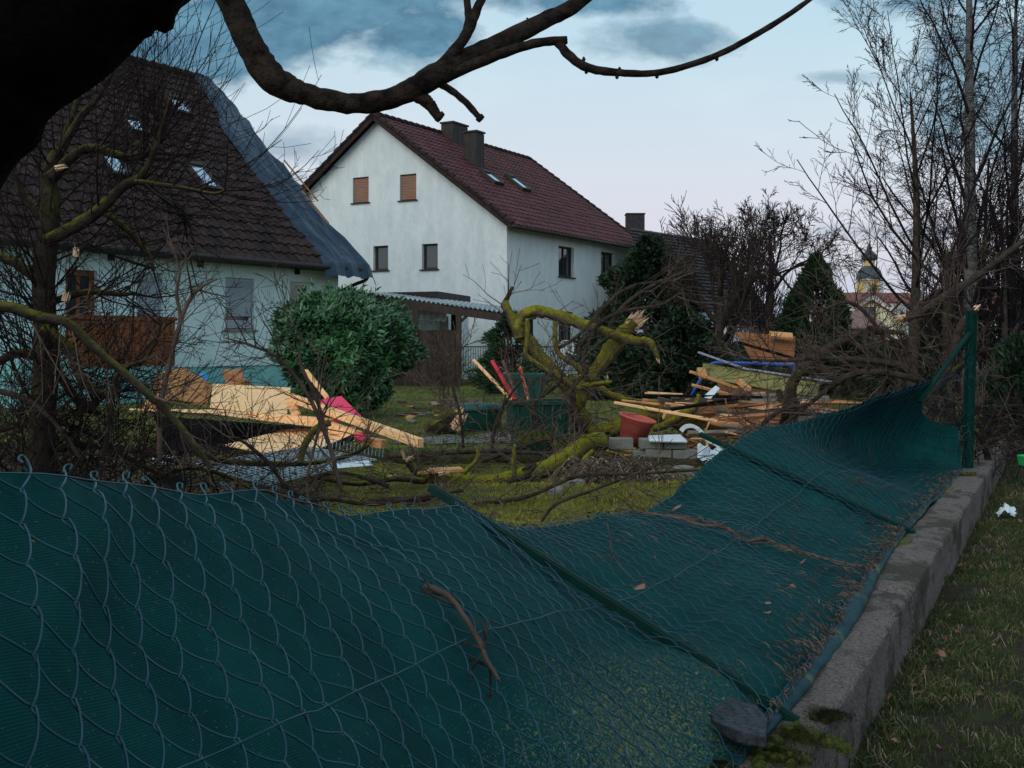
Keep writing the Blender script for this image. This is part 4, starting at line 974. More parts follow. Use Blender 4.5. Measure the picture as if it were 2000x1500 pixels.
# far and middle bare trees
bare_tree('walnut_tree', 'round-crowned bare tree standing left of the dark thuja, in front of the pink sky', 1503, 700, 44, 7.0, .2, 4, (.45, 1.35), 5, up=.01, nch=((3, 4), (3, 4), (4, 5), (4, 6)), mains=11, trunkfrac=.40, mainL=.42, minr=.009, ratio=(.45, .72), wand=.2, rm=.5, rk=(.4, .6))
bare_tree('pruned_tree', 'low bushy bare tree with pollard shoots right of the dark ivy bush', 1405, 700, 24, 3.6, .17, 9, (.6, 1.3), 4, tw='twig_pruned', up=.13, nch=((3, 5), (5, 7), (6, 8)), mains=11, trunkfrac=.28, mainL=.52, minr=.006, wand=.14)
bare_tree('slender_tree', 'slender bare tree with thin trunk right of the church tower', 1778, 700, 18, 6.6, .10, 14, (.4, .95), 4, tw='twig_birch', up=.06, nch=((3, 5), (6, 8), (8, 11)), mains=13, trunkfrac=.27, mainL=.50, minr=.0036, wand=.10, ratio=(.25, .45), rm=.34, rk=(.3, .5))
bare_tree('birch_tree', 'tall drooping bare birch reaching out of the top right of the picture', 1893, 700, 22, 11.5, .17, 31, (.25, .75), 4, wood='birch', tw='twig_birch', up=.05, nch=((3, 5), (9, 12), (9, 11)), mains=22, trunkfrac=.14, mainL=.30, minr=.0038, rm=.32, rk=(.3, .5), wand=.12, drop=(-.25, -.2, .0), ratio=(.3, .55))
bare_tree('birch_tree', 'second tall birch cut by the right edge of the picture', 1985, 700, 24, 11, .14, 37, (.25, .75), 4, wood='birch', tw='twig_birch', up=.05, nch=((3, 4), (8, 11), (8, 10)), mains=17, trunkfrac=.14, mainL=.30, minr=.004, rm=.32, rk=(.3, .5), wand=.12, drop=(-.25, -.2, .0), ratio=(.3, .55))
bare_tree('spreading_tree', 'bare tree with long leaning limbs low behind the standing fence post', 1850, 760, 15.5, 3.2, .11, 52, (.6, 1.1), 4, wood='bark_moss2', tw='twig_birch', up=.08, nch=((2, 3), (4, 5), (5, 7)), mains=6, trunkfrac=.1, mainL=1.15, rm=.5, rk=(.35, .55), minr=.004, wand=.12, ratio=(.25, .5))
bare_tree('thicket_tree', 'thin dark tree in the thicket at the right edge behind the fence post', 1955, 760, 19, 4.6, .08, 57, (.3, .9), 3, tw='twig_birch', up=.06, nch=(8, 10), mains=9, trunkfrac=.1, mainL=.5, minr=.005)
for k, (a, y_, Y, H) in enumerate(((1330, 700, 34, 3.2), (1460, 700, 30, 2.9), (1790, 700, 40, 2.2), (1800, 720, 30, 1.9), (1850, 720, 26, 3.2), (1930, 730, 23, 3.5), (1480, 700, 38, 3.6))):
    bare_tree('shrub', ('bare shrub in front of the dark-roofed house', 'bare shrub behind the orange board panel', 'far bare shrub left of the slender tree', 'bare shrub under the slender tree', 'bare shrub between the birch and the slender tree', 'bare shrub beside the birch trunk at the right', 'tall bare shrub left of the thuja')[k], a, y_, Y, H, .05, 70 + k, (.2, .9), 3, up=.1, nch=(6, 8), mains=11, trunkfrac=.03, mainL=.8, minr=.007, tw='twig_far' if k < 4 else 'twig_birch', cat='shrub')
def evergreen(name, label, px_, Y, H, prof, n, seed, m, L=.16, W=.07, up=.5, stem=True, cat='shrub', dark=None, py_=None, squash=1.0, jag=.15, shell=.55):
    rr = random.Random(seed); b = P(px_, 750, Y); b.z = GZ; root = empty(name, b, label=label, cat=cat); mb = MB()
    cl = [(rr.uniform(0, 6.28), rr.random() ** .8, rr.uniform(.75, 1.2)) for _ in range(70)]
    for _ in range(n):
        a, zt, ex = cl[rr.randrange(len(cl))]; a += rr.gauss(0, .22); zt = max(.0, min(1, zt + rr.gauss(0, .045)))
        R0 = interp(zt, prof); q = shell + (1 - shell) * rr.random() ** .5; nn = 1 + jag * 2 * noise.noise(Vector((math.cos(a) * 2, math.sin(a) * 2, zt * 6 + seed)))
        rad = R0 * q * nn * (ex * .35 + .65); p = Vector((math.cos(a) * rad, math.sin(a) * rad * squash, zt * H + rr.gauss(0, .02)))
        d = Vector((math.cos(a), math.sin(a), up + rr.gauss(0, .35))) + Vector((rr.gauss(0, .4), rr.gauss(0, .4), 0)); sprig(mb, p, d, L * rr.uniform(.6, 1.3), W, rr)
    mb.build('foliage', M[m], root)
    mb = MB()
    for k in range(5): a = k * 1.3; mb.tube([(0, 0, -.05), (math.cos(a) * .1, math.sin(a) * .1, H * .4), (math.cos(a + .4) * .22, math.sin(a + .4) * .22, H * .8)], [.05, .035, .01], 6)
    mb.build('stem', M['bark'], root); return root
evergreen('thuja', 'dark green cone-shaped thuja between the round bare tree and the church', 1592, 26, 3.15, [(0, 1.35), (.15, 1.3), (.35, .95), (.6, .62), (.85, .3), (1, .03)], 16000, 3, 'needle', .17, .05, 1.3, jag=.25)
evergreen('thuja', 'low wide dark evergreen spreading right of the cone-shaped thuja', 1650, 25, 1.35, [(0, 1.3), (.4, 1.3), (.8, .7), (1, .1)], 8000, 4, 'needle', .17, .06, .6)
evergreen('ivy_bush', 'big dark ivy-covered bush rising right of the white house wall', 1268, 25, 3.5, [(0, 1.3), (.25, 1.1), (.5, .85), (.75, .7), (.9, .45), (1, .15)], 20000, 5, 'yew', .14, .07, .4, jag=.4)
evergreen('ivy_bush', 'dark low evergreen at the foot of the bare pollard tree', 1335, 24, 1.9, [(0, 1.0), (.5, .9), (.8, .6), (1, .1)], 9000, 6, 'yew', .13, .06, .3, jag=.35)
evergreen('ivy_bush', 'dark evergreen directly behind the snapped mossy stem', 1195, 26, 2.1, [(0, .8), (.5, .8), (.8, .5), (1, .1)], 8000, 7, 'yew', .13, .06, .4, jag=.35)
evergreen('spruce', 'small dark spruce behind the green bins and the carport post', 998, 27, 1.85, [(0, .75), (.3, .78), (.6, .5), (.85, .28), (1, .04)], 9000, 8, 'needle', .2, .035, .3, jag=.4, shell=.3)
evergreen('juniper', 'dark juniper at the very right edge beyond the standing post', 1995, 14.5, 1.25, [(0, .45), (.5, .45), (.85, .3), (1, .05)], 6000, 9, 'yew', .12, .035, .9)
evergreen('hedge', 'long dark hedge closing the garden below the village roofs', 1720, 33, 1.25, [(0, 6), (.8, 5.6), (1, 4.8)], 14000, 10, 'needle', .22, .10, .4, squash=.25, shell=.2)
evergreen('hedge', 'dark hedge in front of the garden shed and house', 1390, 31, 1.1, [(0, 2.4), (.8, 2.2), (1, 1.8)], 8000, 12, 'needle', .2, .10, .4, squash=.3, shell=.2)
evergreen('hedge', 'dark thicket of evergreens at the right edge behind the birch', 1965, 27, 2.6, [(0, 1.9), (.7, 1.7), (1, .7)], 9000, 13, 'yew', .22, .08, .4)
# laurel
def laurel():
    rr = random.Random(2); Y = 18.6; b = P(672, 750, Y); b.z = GZ; root = empty('laurel_bush', b, label='large glossy green laurel bush in front of the left house corner', cat='bush'); root.scale = (.93, .93, .93)
    prof = [(.10, .25), (.25, .46), (.45, .75), (.85, 1.02), (1.35, 1.17), (1.7, 1.12), (1.98, .80), (2.12, .45), (2.2, .12)]
    mb = MB()
    for _ in range(5200):
        z = .12 + 2.06 * rr.random() ** .8; a = rr.uniform(0, 6.283); nn = 1 + .40 * noise.noise(Vector((math.cos(a) * 2.2, math.sin(a) * 2.2, z * 2.3)))
        rad = interp(z, prof) * nn * rr.uniform(.86, 1.03); p = Vector((math.cos(a) * rad + (z - 1) * -.08, math.sin(a) * rad * .9, z * (1 + .03 * noise.noise(Vector((math.cos(a) * 3, math.sin(a) * 3, 7)))) ))
        out = Vector((math.cos(a), math.sin(a), (z - 1.2) * .9)).normalized()
        # whorl of leaves at a shoot tip
        ax = (out + Vector((0, 0, .5)) + Vector((rr.gauss(0, .25), rr.gauss(0, .25), rr.gauss(0, .2)))).normalized(); k0 = rr.uniform(0, 6.28)
        for j in range(rr.choice((2, 3, 4))):
            d = rot_dir(ax, rr.uniform(.5, 1.25), k0 + j * 2.2); d.z -= rr.uniform(0, .35)
            mb.leaf(p, d, ax, rr.uniform(.10, .18), rr.uniform(.042, .06), .12)
    for _ in range(110):                                # young shoots breaking the outline
        z = .5 + 1.7 * rr.random() ** .6; a = rr.uniform(0, 6.283); rad = interp(z, prof) * rr.uniform(.92, 1.02); p = Vector((math.cos(a) * rad, math.sin(a) * rad * .9, z)); d = Vector((math.cos(a) * .5, math.sin(a) * .5, rr.uniform(.3, 1.2))).normalized(); L_ = rr.uniform(.10, .30)
        for j in range(8): mb.leaf(p + d * L_ * j / 7, rot_dir(d, rr.uniform(.4, 1.0), j * 2.4), d, rr.uniform(.09, .16), .045, .12)
    mb.build('foliage', M['laurel'], root)
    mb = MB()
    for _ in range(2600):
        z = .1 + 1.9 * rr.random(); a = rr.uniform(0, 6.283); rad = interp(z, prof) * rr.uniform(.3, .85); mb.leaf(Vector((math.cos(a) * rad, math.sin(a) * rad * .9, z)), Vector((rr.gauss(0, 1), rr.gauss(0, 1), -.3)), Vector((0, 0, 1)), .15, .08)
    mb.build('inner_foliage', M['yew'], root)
    mb = MB()
    for k in range(9): a = k * .75; mb.tube(spline([(math.cos(a) * .08, math.sin(a) * .08, -.05), (math.cos(a) * .2, math.sin(a) * .2, .6), (math.cos(a) * .55, math.sin(a) * .55, 1.5)], 4), .018, 6)
    mb.build('stem', M['bark'], root)
laurel()

# --- near bare apple tree at the left
def relimb(root, mb, L, r, Y, sub=5, sides=8, rough=.18):
    b = root.location; return limb(mb, [p - b for p in PL(L, Y)], [px(v, Y) for v in r], 0, sub, sides, rough)
rr = random.Random(41); Y = 6.6; b = P(82, 980, Y)
ap = empty('apple_tree', b, label='tangled mossy bare apple tree filling the left side of the picture', cat='tree')
mb = MB(); T_, tr_ = relimb(ap, mb, [(85, 1030), (80, 860), (92, 700), (85, 560), (98, 430), (96, 340), (118, 290)], [32, 27, 25, 23, 20, 17, 11], Y)
mb.build('trunk', M['bark_moss2'], ap, smooth=True)
mb = MB(); limbs = []
for L, r in (([(96, 350), (150, 300), (190, 290), (240, 306), (275, 305), (302, 288), (312, 240)], [13, 10, 9, 8, 7, 6, 4]),
             ([(92, 470), (150, 440), (196, 408), (240, 365), (275, 345), (300, 300), (318, 245), (335, 190)], [14, 13, 12, 10, 8, 6, 5, 3]),
             ([(262, 355), (310, 360), (357, 367), (420, 378), (445, 365)], [6, 5, 4, 3, 1.5]), ([(270, 350), (320, 385), (364, 420), (362, 450)], [6, 5, 3, 2]),
             ([(203, 413), (250, 450), (290, 497), (300, 530)], [8, 6, 5, 3]), ([(110, 310), (150, 240), (190, 190), (225, 130), (240, 60)], [10, 8, 6, 4, 2]),
             ([(90, 560), (40, 520), (0, 500), (-60, 460)], [12, 10, 8, 6]), ([(85, 640), (140, 690), (160, 740), (205, 770), (245, 760)], [14, 12, 10, 6, 3]), ([(85, 700), (30, 690), (-20, 720)], [11, 9, 7]),
             ([(100, 590), (170, 570), (235, 575), (262, 572)], [8, 6, 5, 3]), ([(95, 700), (150, 780), (175, 800), (190, 778)], [11, 9, 8, 5]), ([(90, 430), (50, 390), (20, 330), (-30, 300)], [10, 8, 6, 5]),
             ([(118, 290), (150, 200), (165, 120), (190, 40)], [8, 6, 4, 2])):
    q, rad = relimb(ap, mb, L, r, Y + rr.uniform(-.4, .4)); limbs.append((q, rad))
mb.build('limb', M['bark_moss2'], ap, smooth=True)
mb = MB()
for q, rad in limbs:
    n = int(5 + len(q) * .30)
    twigs_on(mb, q, rad, n, rr, L=(.25, .75), up=.16, lev=2, r=.006, nch=(2, 4), minr=.0016, wand=.16)
    twigs_on(mb, q, rad, n // 2, rr, L=(.5, 1.0), up=.10, lev=1, r=.005, bias=(.1, 0, .9), nch=(3, 6), minr=.0016, wand=.10)
for i in range(17):                                     # tall water shoots against the sky
    p = limbs[i % 2][0][rr.randrange(8, len(limbs[i % 2][0]))]; d = Vector((rr.uniform(-.25, .55), rr.uniform(-.3, .3), 1)); grow(mb, p, d, rr.uniform(.55, 1.0), .0042, 1, rr, wand=.07, up=.03, nch=(4, 8), minr=.0015, ang=(.4, .8), ratio=(.2, .45))
twigs_on(mb, T_, tr_, 36, rr, L=(.5, 1.1), up=.0, lev=2, r=.007, nch=(3, 5), minr=.0016, wand=.22, t0=.1, t1=.55)
twigs_on(mb, T_, tr_, 30, rr, L=(.3, .9), up=.03, lev=2, r=.007, nch=(2, 4), minr=.0016, wand=.2)
mb.build('crown', M['twig_dark'], ap)
for k, (a, b_) in enumerate((((148, 498), (146, 462)), ((112, 328), (140, 322)), ((128, 585), (135, 560)))):
    mb = MB(); p = P(*a, Y - .22) - ap.location; splinter(mb, p, P(*b_, Y - .2) - P(*a, Y - .22), px(7, Y), px(22, Y), rr, 9); mb.build('torn_wood', M['splinter'], ap)

# --- generic broken branches
def fbranch(label, L, r, Y, seed, m='bark', tw='twig', n=18, tl=(.25, .7), lev=2, group=None, sp0=False, sp1=False, bias=None, up=.02, nch=(2, 4), name='fallen_branch', cat='branch', rough=.2, minr=.0018, sub=5, tr_=.0055, wand=.2):
    rr = random.Random(seed); root = empty(name, P(L[0][0], L[0][1], L[0][2] if len(L[0]) > 2 else Y), label=label, cat=cat, group=group)
    mb = MB(); q, rad = relimb(root, mb, L, r, Y, sub, 9, rough); mb.build('stem', M[m], root, smooth=True)
    if n:
        mb = MB(); twigs_on(mb, q, rad, n, rr, L=tl, up=up, lev=lev, r=tr_, bias=bias, nch=nch, minr=minr, wand=wand); mb.build('twigs', M[tw], root)
    for fl, i in ((sp0, 0), (sp1, -1)):
        if fl:
            d = (q[0] - q[2]) if i == 0 else (q[-1] - q[-3]); mb = MB(); splinter(mb, q[i], d, rad[i] * 1.05, rad[i] * (fl if fl is not True else 2.6), rr, 14); mb.build('torn_wood', M['splinter'], root)
    return root, q, rad
fbranch('long thick bough sloping down from the left edge across the brown railing', [(-40, 600), (20, 600), (70, 618), (130, 630), (175, 670), (215, 705), (290, 770), (345, 825), (395, 890), (412, 915)], [11, 11, 11, 10, 9, 8, 8, 7, 6, 4], 5.8, 101, m='bark_moss2', n=20, tl=(.15, .5), up=.04)
fbranch('grey sapling forking upward in front of the left shuttered window', [(312, 900), (312, 820), (322, 750), (345, 655), (368, 590), (395, 560), (425, 545)], [5, 5, 5, 4.5, 4, 3, 1.5], 6.0, 102, m='twig', n=11, tl=(.12, .35), lev=1, up=.1, nch=(1, 3), name='sapling', cat='sapling')
fbranch('thin grey shoot forking left of the sapling crown', [(345, 655), (352, 620), (345, 575), (350, 540), (352, 520)], [4, 4, 3.5, 3, 1.5], 6.0, 103, m='twig', n=7, tl=(.1, .3), lev=1, up=.1)
fbranch('budding branch rising left over the OSB boards toward the laurel', [(668, 960), (655, 915), (640, 860), (600, 770), (545, 700), (490, 675), (440, 660)], [4, 4.5, 4.5, 4, 3.2, 2.5, 1.3], 7.9, 104, n=18, tl=(.2, .55), lev=2, up=.05, m='twig')
fbranch('budding branch bending over the pink panel', [(640, 865), (625, 800), (600, 740), (585, 700), (590, 650)], [4, 3.6, 3.2, 2.4, 1.3], 7.9, 105, n=8, tl=(.2, .5), lev=2, up=.1, m='twig')
fbranch('short dark mossy bough propped on the lower OSB board', [(585, 905), (595, 870), (615, 840), (645, 825)], [6, 7, 8, 7], 8.4, 106, n=3, m='bark_moss')
fbranch('upright thin shoot left of the fallen post in front of the boards', [(605, 1000), (600, 940), (615, 870), (640, 790)], [3, 3, 2.5, 1.5], 7.0, 107, n=5, lev=1, m='twig')
pile = [
 ('long crooked branch lying under the grating sheet', [(380, 880), (440, 900), (520, 905), (600, 905), (680, 890), (720, 870)], [7, 7, 6, 5, 4, 3], 8.8),
 ('curved branch looping over the grass left of the broken mossy limb', [(700, 985), (760, 975), (830, 975), (870, 950), (860, 930)], [5, 5, 5, 4, 4], 8.5),
 ('slim branch lying along the mesh top edge under the torn limb', [(560, 985), (640, 975), (720, 985), (800, 975), (880, 962), (905, 958)], [4, 4, 4, 4, 3, 2], 8.2),
 ('branch arching low from the torn mossy log end', [(830, 940), (770, 935), (700, 945), (630, 935), (570, 925)], [7, 6, 5, 4, 3], 9.3),
 ('thin forked branch on the moss beside the pale torn stub', [(760, 950), (700, 930), (640, 925), (590, 950)], [5, 4, 4, 2], 8.9),
 ('brown twiggy branch leaning left above the fence wire', [(620, 990), (560, 950), (520, 900), (470, 860), (430, 850)], [4, 4, 4, 3, 2], 7.8),
 ('wiry branch lying in the grass below the white box', [(300, 940), (360, 915), (430, 925), (500, 960)], [5, 4, 4, 3], 7.2),
 ('low branch trailing through the left thicket', [(60, 900), (150, 870), (260, 880), (350, 905)], [6, 6, 5, 3], 6.8),
 ('mossy branch half hidden in the left thicket', [(0, 840), (90, 820), (180, 850), (260, 900), (330, 935)], [6, 6, 5, 5, 3], 6.9),
 ('dark branch reaching up inside the left thicket', [(200, 900), (215, 820), (230, 730), (285, 700), (320, 620)], [5, 5, 5, 4, 2], 6.4),
 ('crossing branch low at the far left edge', [(-20, 760), (50, 780), (110, 830), (160, 900)], [6, 6, 5, 4], 6.2)]
for k, (lb, L, r, Y_) in enumerate(pile): fbranch(lb, L, r, Y_, 120 + k, n=(17 if k in (0, 5, 6, 7, 8) else 8), tl=(.15, .5), lev=2, m='bark' if k % 3 else 'bark_moss2', group='broken branches strewn over the left lawn', tw='twig' if k < 6 else 'twig_dark', up=.05)

# --- the uprooted mossy tree in the middle
Y = 13.2; rr = random.Random(77)
ft = empty('fallen_tree', P(1150, 860, Y), label='uprooted mossy tree with arching yellow-green limbs and snapped splintered top', cat='tree')
def FL(L, r, Y_=Y, name='limb', m='bark_moss', sides=18, rough=.42):
    mb = MB(); q, rad = relimb(ft, mb, L, r, Y_, 7, sides, rough); mb.build(name, M[m], ft, smooth=True); return q, rad
q1, r1 = FL([(1175, 905, 12.4), (1160, 870), (1140, 830), (1128, 795), (1142, 758), (1166, 722), (1192, 688), (1215, 655), (1238, 628)], [24, 24, 19, 16, 15, 15, 16, 15, 13], name='trunk')
mb = MB(); splinter(mb, q1[-1] - (q1[-1] - q1[-3]).normalized() * .02, Vector((.6, -.1, .7)), px(14, Y), px(34, Y), rr, 22); mb.build('torn_wood', M['splinter'], ft)
q2, r2 = FL([(1016, 660), (1013, 638), (1020, 618), (1040, 608), (1072, 611), (1110, 624), (1146, 638), (1190, 650), (1222, 662), (1256, 668)], [11, 11, 10, 10, 11, 12, 11, 10, 10, 8], 13.0)
qs, rs_ = FL([(985, 588), (993, 607), (1017, 650), (1056, 694), (1098, 748), (1126, 792), (1150, 840)], [6, 8, 12, 12, 11, 12, 13], 13.1, sides=14)
q3, r3 = FL([(1252, 665), (1268, 668), (1278, 684), (1285, 700)], [7, 7, 6, 4], 12.9); mb = MB(); splinter(mb, q3[-1], q3[-1] - q3[-3], px(4, Y), px(12, Y), rr, 8); mb.build('torn_wood', M['splinter'], ft)
q4, r4 = FL([(1030, 622), (1031, 655), (1027, 690), (1045, 708), (1075, 728), (1110, 750), (1125, 758)], [5, 5, 4.5, 5, 5, 5, 5], 12.8)
q5, r5 = FL([(1085, 628), (1084, 665), (1095, 695), (1125, 715), (1145, 740), (1160, 760)], [5.5, 5.5, 5, 5.5, 6, 6], 12.9)
q6, r6 = FL([(1120, 740), (1150, 745), (1200, 775), (1250, 788), (1310, 800), (1380, 815), (1470, 828)], [7, 8, 8, 9, 11, 12, 12], 13.2)
q7, r7 = FL([(1080, 725), (1105, 745), (1125, 758), (1150, 752), (1195, 746)], [6, 7, 7, 5, 4], 12.7)
q8, r8 = FL([(1120, 762), (1122, 800), (1134, 840), (1140, 858)], [5, 5, 4, 3], 12.6, m='bark')
q9, r9 = FL([(1150, 850), (1200, 838), (1270, 815), (1350, 828), (1430, 840), (1540, 862, 13.6)], [17, 15, 15, 17, 16, 13], 12.9, name='limb')
q10, r10 = FL([(1520, 760), (1528, 800), (1515, 830)], [5, 9, 9], 12.8, m='bark_moss2')
q11, r11 = FL([(1275, 838), (1300, 830), (1330, 812), (1355, 800), (1366, 770)], [6, 8, 9, 7, 4], 12.5)
q12, r12 = FL([(1010, 650), (995, 615), (985, 595), (1002, 560)], [10, 9, 6, 3], 13.4, m='bark')
q13, r13 = FL([(1150, 745), (1140, 700), (1165, 640), (1210, 610), (1290, 595), (1330, 570)], [5, 4.5, 4, 3.5, 3, 2], 12.8, m='bark')
q14, r14 = FL([(1185, 650), (1215, 600), (1270, 560), (1300, 548), (1330, 560), (1338, 600)], [4.5, 4, 4, 3.5, 3, 2], 13.0, m='bark')
q15, r15 = FL([(1090, 680), (1130, 655), (1180, 600), (1230, 560), (1290, 550)], [3.5, 3.5, 3, 2.5, 1.5], 12.7, m='bark')
mb = MB()
for q, r_, n in ((q2, r2, 9), (q5, r5, 5), (q6, r6, 14), (q7, r7, 6), (q13, r13, 9), (q14, r14, 10), (q15, r15, 8), (q12, r12, 6), (q11, r11, 3)):
    twigs_on(mb, q, r_, n, rr, L=(.3, .9), up=.02, lev=1, r=.007, nch=(1, 4), minr=.0028, wand=.22)
for i in range(10): grow(mb, q1[rr.randrange(5, 20)], Vector((rr.uniform(-1, 1), -.6, rr.uniform(-.6, .5))), rr.uniform(.4, .9), .009, 2, rr, up=-.05, nch=(2, 3), minr=.0028, wand=.22)
mb.build('twigs', M['twig'], ft)
# mossy log lying on the lawn
lg = empty('mossy_log', P(1180, 870, 11.4), label='bright mossy broken bough lying across the lawn toward the fallen post', cat='log')
def LG(L, r, Y_, name='limb', m='bark_moss', sides=14):
    mb = MB(); q, rad = relimb(lg, mb, L, r, Y_, 7, sides, .25); mb.build(name, M[m], lg, smooth=True); return q, rad
a1, b1 = LG([(1178, 862, 11.4), (1140, 870, 11.2), (1105, 895, 10.8), (1040, 925, 10.2), (970, 940, 9.9), (900, 942, 9.7), (850, 936, 9.6), (818, 925, 9.5)], [20, 21, 19, 17, 15, 14, 13, 13], 10, 'trunk')
LG([(835, 935), (815, 920), (800, 905), (793, 892)], [11, 10, 8, 6], 9.5, m='bark_moss2'); 
for a, b_ in (((790, 893), (784, 875)), ((797, 898), (812, 888)), ((860, 925), (900, 915)), ((770, 930), (745, 938))):
    mb = MB(); splinter(mb, P(*a, 9.45) - lg.location, P(*b_, 9.4) - P(*a, 9.45), px(5, 9.5), px(22, 9.5), rr, 12); mb.build('torn_wood', M['splinter'], lg)
mb = MB(); mb.slab([p - lg.location for p in (P(815, 922, 9.45), P(905, 916, 9.5), P(898, 911, 9.6), P(830, 914, 9.6))], .02); mb.build('torn_wood', M['orange_pine'], lg)
LG([(1135, 905), (1150, 888), (1160, 880)], [6, 5, 4], 10.8); c1, d1 = LG([(1060, 945), (1030, 930), (1045, 908), (1020, 918)], [6, 6, 4, 3], 10, m='bark')
LG([(1035, 928), (960, 950), (900, 965), (850, 960)], [6, 6, 5, 4], 9.6, m='bark'); LG([(1005, 930), (1003, 900), (1006, 868)], [5, 4.5, 3.5], 9.9); LG([(905, 925), (925, 905), (934, 890), (928, 872)], [5, 4, 4, 3], 9.8)
mb = MB(); twigs_on(mb, a1, b1, 16, rr, L=(.25, .7), up=.06, lev=2, r=.006, nch=(1, 3), minr=.002, wand=.22); mb.build('twigs', M['twig'], lg)

more = [
 ('forked thin branch standing in front of the dead fern mound', [(1050, 1030), (1085, 985), (1150, 960), (1230, 930), (1300, 900)], [3, 3.5, 3, 2, 1.5], 7.9, 14),
 ('long thin branch crossing the lawn above the blue-green mesh', [(830, 1010), (930, 985), (1030, 970), (1130, 930), (1240, 925), (1420, 915)], [3, 4, 4, 4, 3, 2], 8.6, 18),
 ('branch lying along the mossy kerb behind the log', [(760, 890), (860, 885), (960, 880), (1060, 885), (1130, 880)], [5, 5, 5, 4, 3], 10.9, 20),
 ('twiggy branch between the log and the kerb', [(940, 900), (1000, 880), (1060, 860), (1110, 850)], [5, 5, 4, 3], 11.3, 20),
 ('upright bundle of shoots before the front green bin', [(960, 890), (965, 840), (985, 790), (1020, 740)], [4, 4, 3, 2], 12.2, 24),
 ('tangled shoots leaning over the front green bin', [(1080, 880), (1050, 830), (1040, 790), (1090, 750), (1100, 720)], [5, 5, 4, 4, 2], 12.3, 30),
 ('thin reddish shoots left of the green bin', [(905, 880), (900, 820), (885, 760), (870, 700)], [3, 3, 2.5, 1.5], 13, 18),
 ('curling vine branch hanging below the snapped stem', [(1120, 860), (1112, 800), (1118, 760), (1150, 720)], [4, 4, 4, 3], 12.3, 12)]
for k, (lb, L, r, Y_, n_) in enumerate(more): fbranch(lb, L, r, Y_, 160 + k, n=int(n_ * .55), tl=(.25, .7), lev=2, m='bark', up=.03, nch=(2, 4), group='broken branches in the middle of the garden', minr=.0022 if Y_ < 10 else .0035)
right = [
 ('thick grey bough arching over the timber heap from the right', [(1530, 830, 12), (1538, 790), (1545, 750), (1575, 712), (1620, 682), (1665, 655), (1720, 648), (1765, 650)], [9, 9, 9, 9, 10, 8, 6, 4], 11.5, 26),
 ('snapped limb with bright torn wood leaning right behind the post', [(1762, 622), (1800, 610), (1850, 575), (1900, 545), (1960, 500), (2040, 440)], [9, 8, 8, 7, 6, 5], 11.8, 26),
 ('long low branch sweeping left above the mesh edge', [(1800, 745), (1760, 715), (1700, 705), (1640, 700), (1590, 700), (1520, 705), (1440, 700)], [9, 8, 6, 5, 4, 3, 2], 11.2, 30),
 ('branch curving down onto the mesh edge', [(1790, 740), (1740, 730), (1680, 728), (1630, 750), (1580, 790), (1530, 830)], [7, 6, 6, 5, 4, 3], 11, 30),
 ('mossy stub standing in the brush right of the timber', [(1548, 845), (1553, 800), (1548, 760), (1565, 725)], [8, 8, 8, 7], 11.4, 5),
 ('twisted branch coiling in the brush above the mesh', [(1760, 720), (1720, 690), (1690, 670), (1700, 640), (1740, 660), (1780, 690)], [6, 6, 5, 5, 4, 3], 11.4, 22),
 ('long shoot rising from the brush to the village roofs', [(1790, 740), (1740, 680), (1690, 610), (1650, 590), (1600, 610)], [5, 4.5, 4, 3, 1.5], 11.6, 18),
 ('rough low branch at the edge of the mesh right of the white bracket', [(1480, 880), (1510, 860), (1490, 830), (1530, 800), (1580, 790)], [5, 5, 5, 4, 3], 10.6, 24),
 ('broken dark stem leaning against the standing fence post', [(1790, 800), (1850, 720), (1875, 640), (1905, 604)], [9, 9, 8, 6], 11.3, 8),
 ('mossy bough forking behind the crumpled mesh fold', [(1850, 850), (1855, 790), (1840, 750), (1870, 720), (1900, 700)], [10, 9, 8, 6, 4], 11.6, 12),
 ('curved branch lying right of the standing post beyond the wall', [(1910, 880), (1940, 860), (1965, 850), (1985, 835)], [4, 4, 3.5, 3], 11.5, 6),
 ('stout root-like branch at the foot of the standing post', [(1935, 960), (1930, 900), (1922, 870), (1905, 840)], [7, 7, 6, 5], 11.6, 6)]
for k, (lb, L, r, Y_, n_) in enumerate(right):
    fbranch(lb, L, r, Y_, 190 + k, n=int(n_ * .7), tl=(.25, .8), lev=2, m=('bark', 'bark_moss2')[k in (4, 9, 11)], up=.03, nch=(2, 5), group='broken branches heaped on the right of the garden', minr=.0025, sp0=(k == 1), sp1=(k == 8))
bw = ('bare bramble thicket left of the standing post', 'bare bramble thicket right of the standing post', 'low bramble tangle behind the raised mesh edge', 'reed-like dry thicket under the slender tree', 'bare bramble mass at the right edge beyond the wall', 'dense bramble between the post and the dark juniper')
for k, (a, b_, Y_, wd, ht) in enumerate(((1800, 800, 13, 1.0, 1.1), (1930, 800, 14, .9, 1.1), (1640, 830, 12.5, 1.3, .7), (1740, 760, 17, 1.6, .6), (1965, 880, 11.5, .6, .8), (1930, 840, 17, 1.6, .9))):
    rr = random.Random(300 + k); c = P(a, b_, Y_); c.z = .1; root = empty('bramble', c, label=bw[k], cat='bramble'); mb = MB()
    for i in range(34):
        p = Vector((rr.gauss(0, wd * .5), rr.gauss(0, .4), 0)); grow(mb, p, Vector((rr.gauss(0, .5), rr.gauss(0, .4), 1)), ht * rr.uniform(.6, 1.1), .005, 2, rr, wand=.25, up=-.02, nch=(2, 4), minr=.003)
    mb.build('stems', M['twig' if k % 2 else 'twig_far'], root)
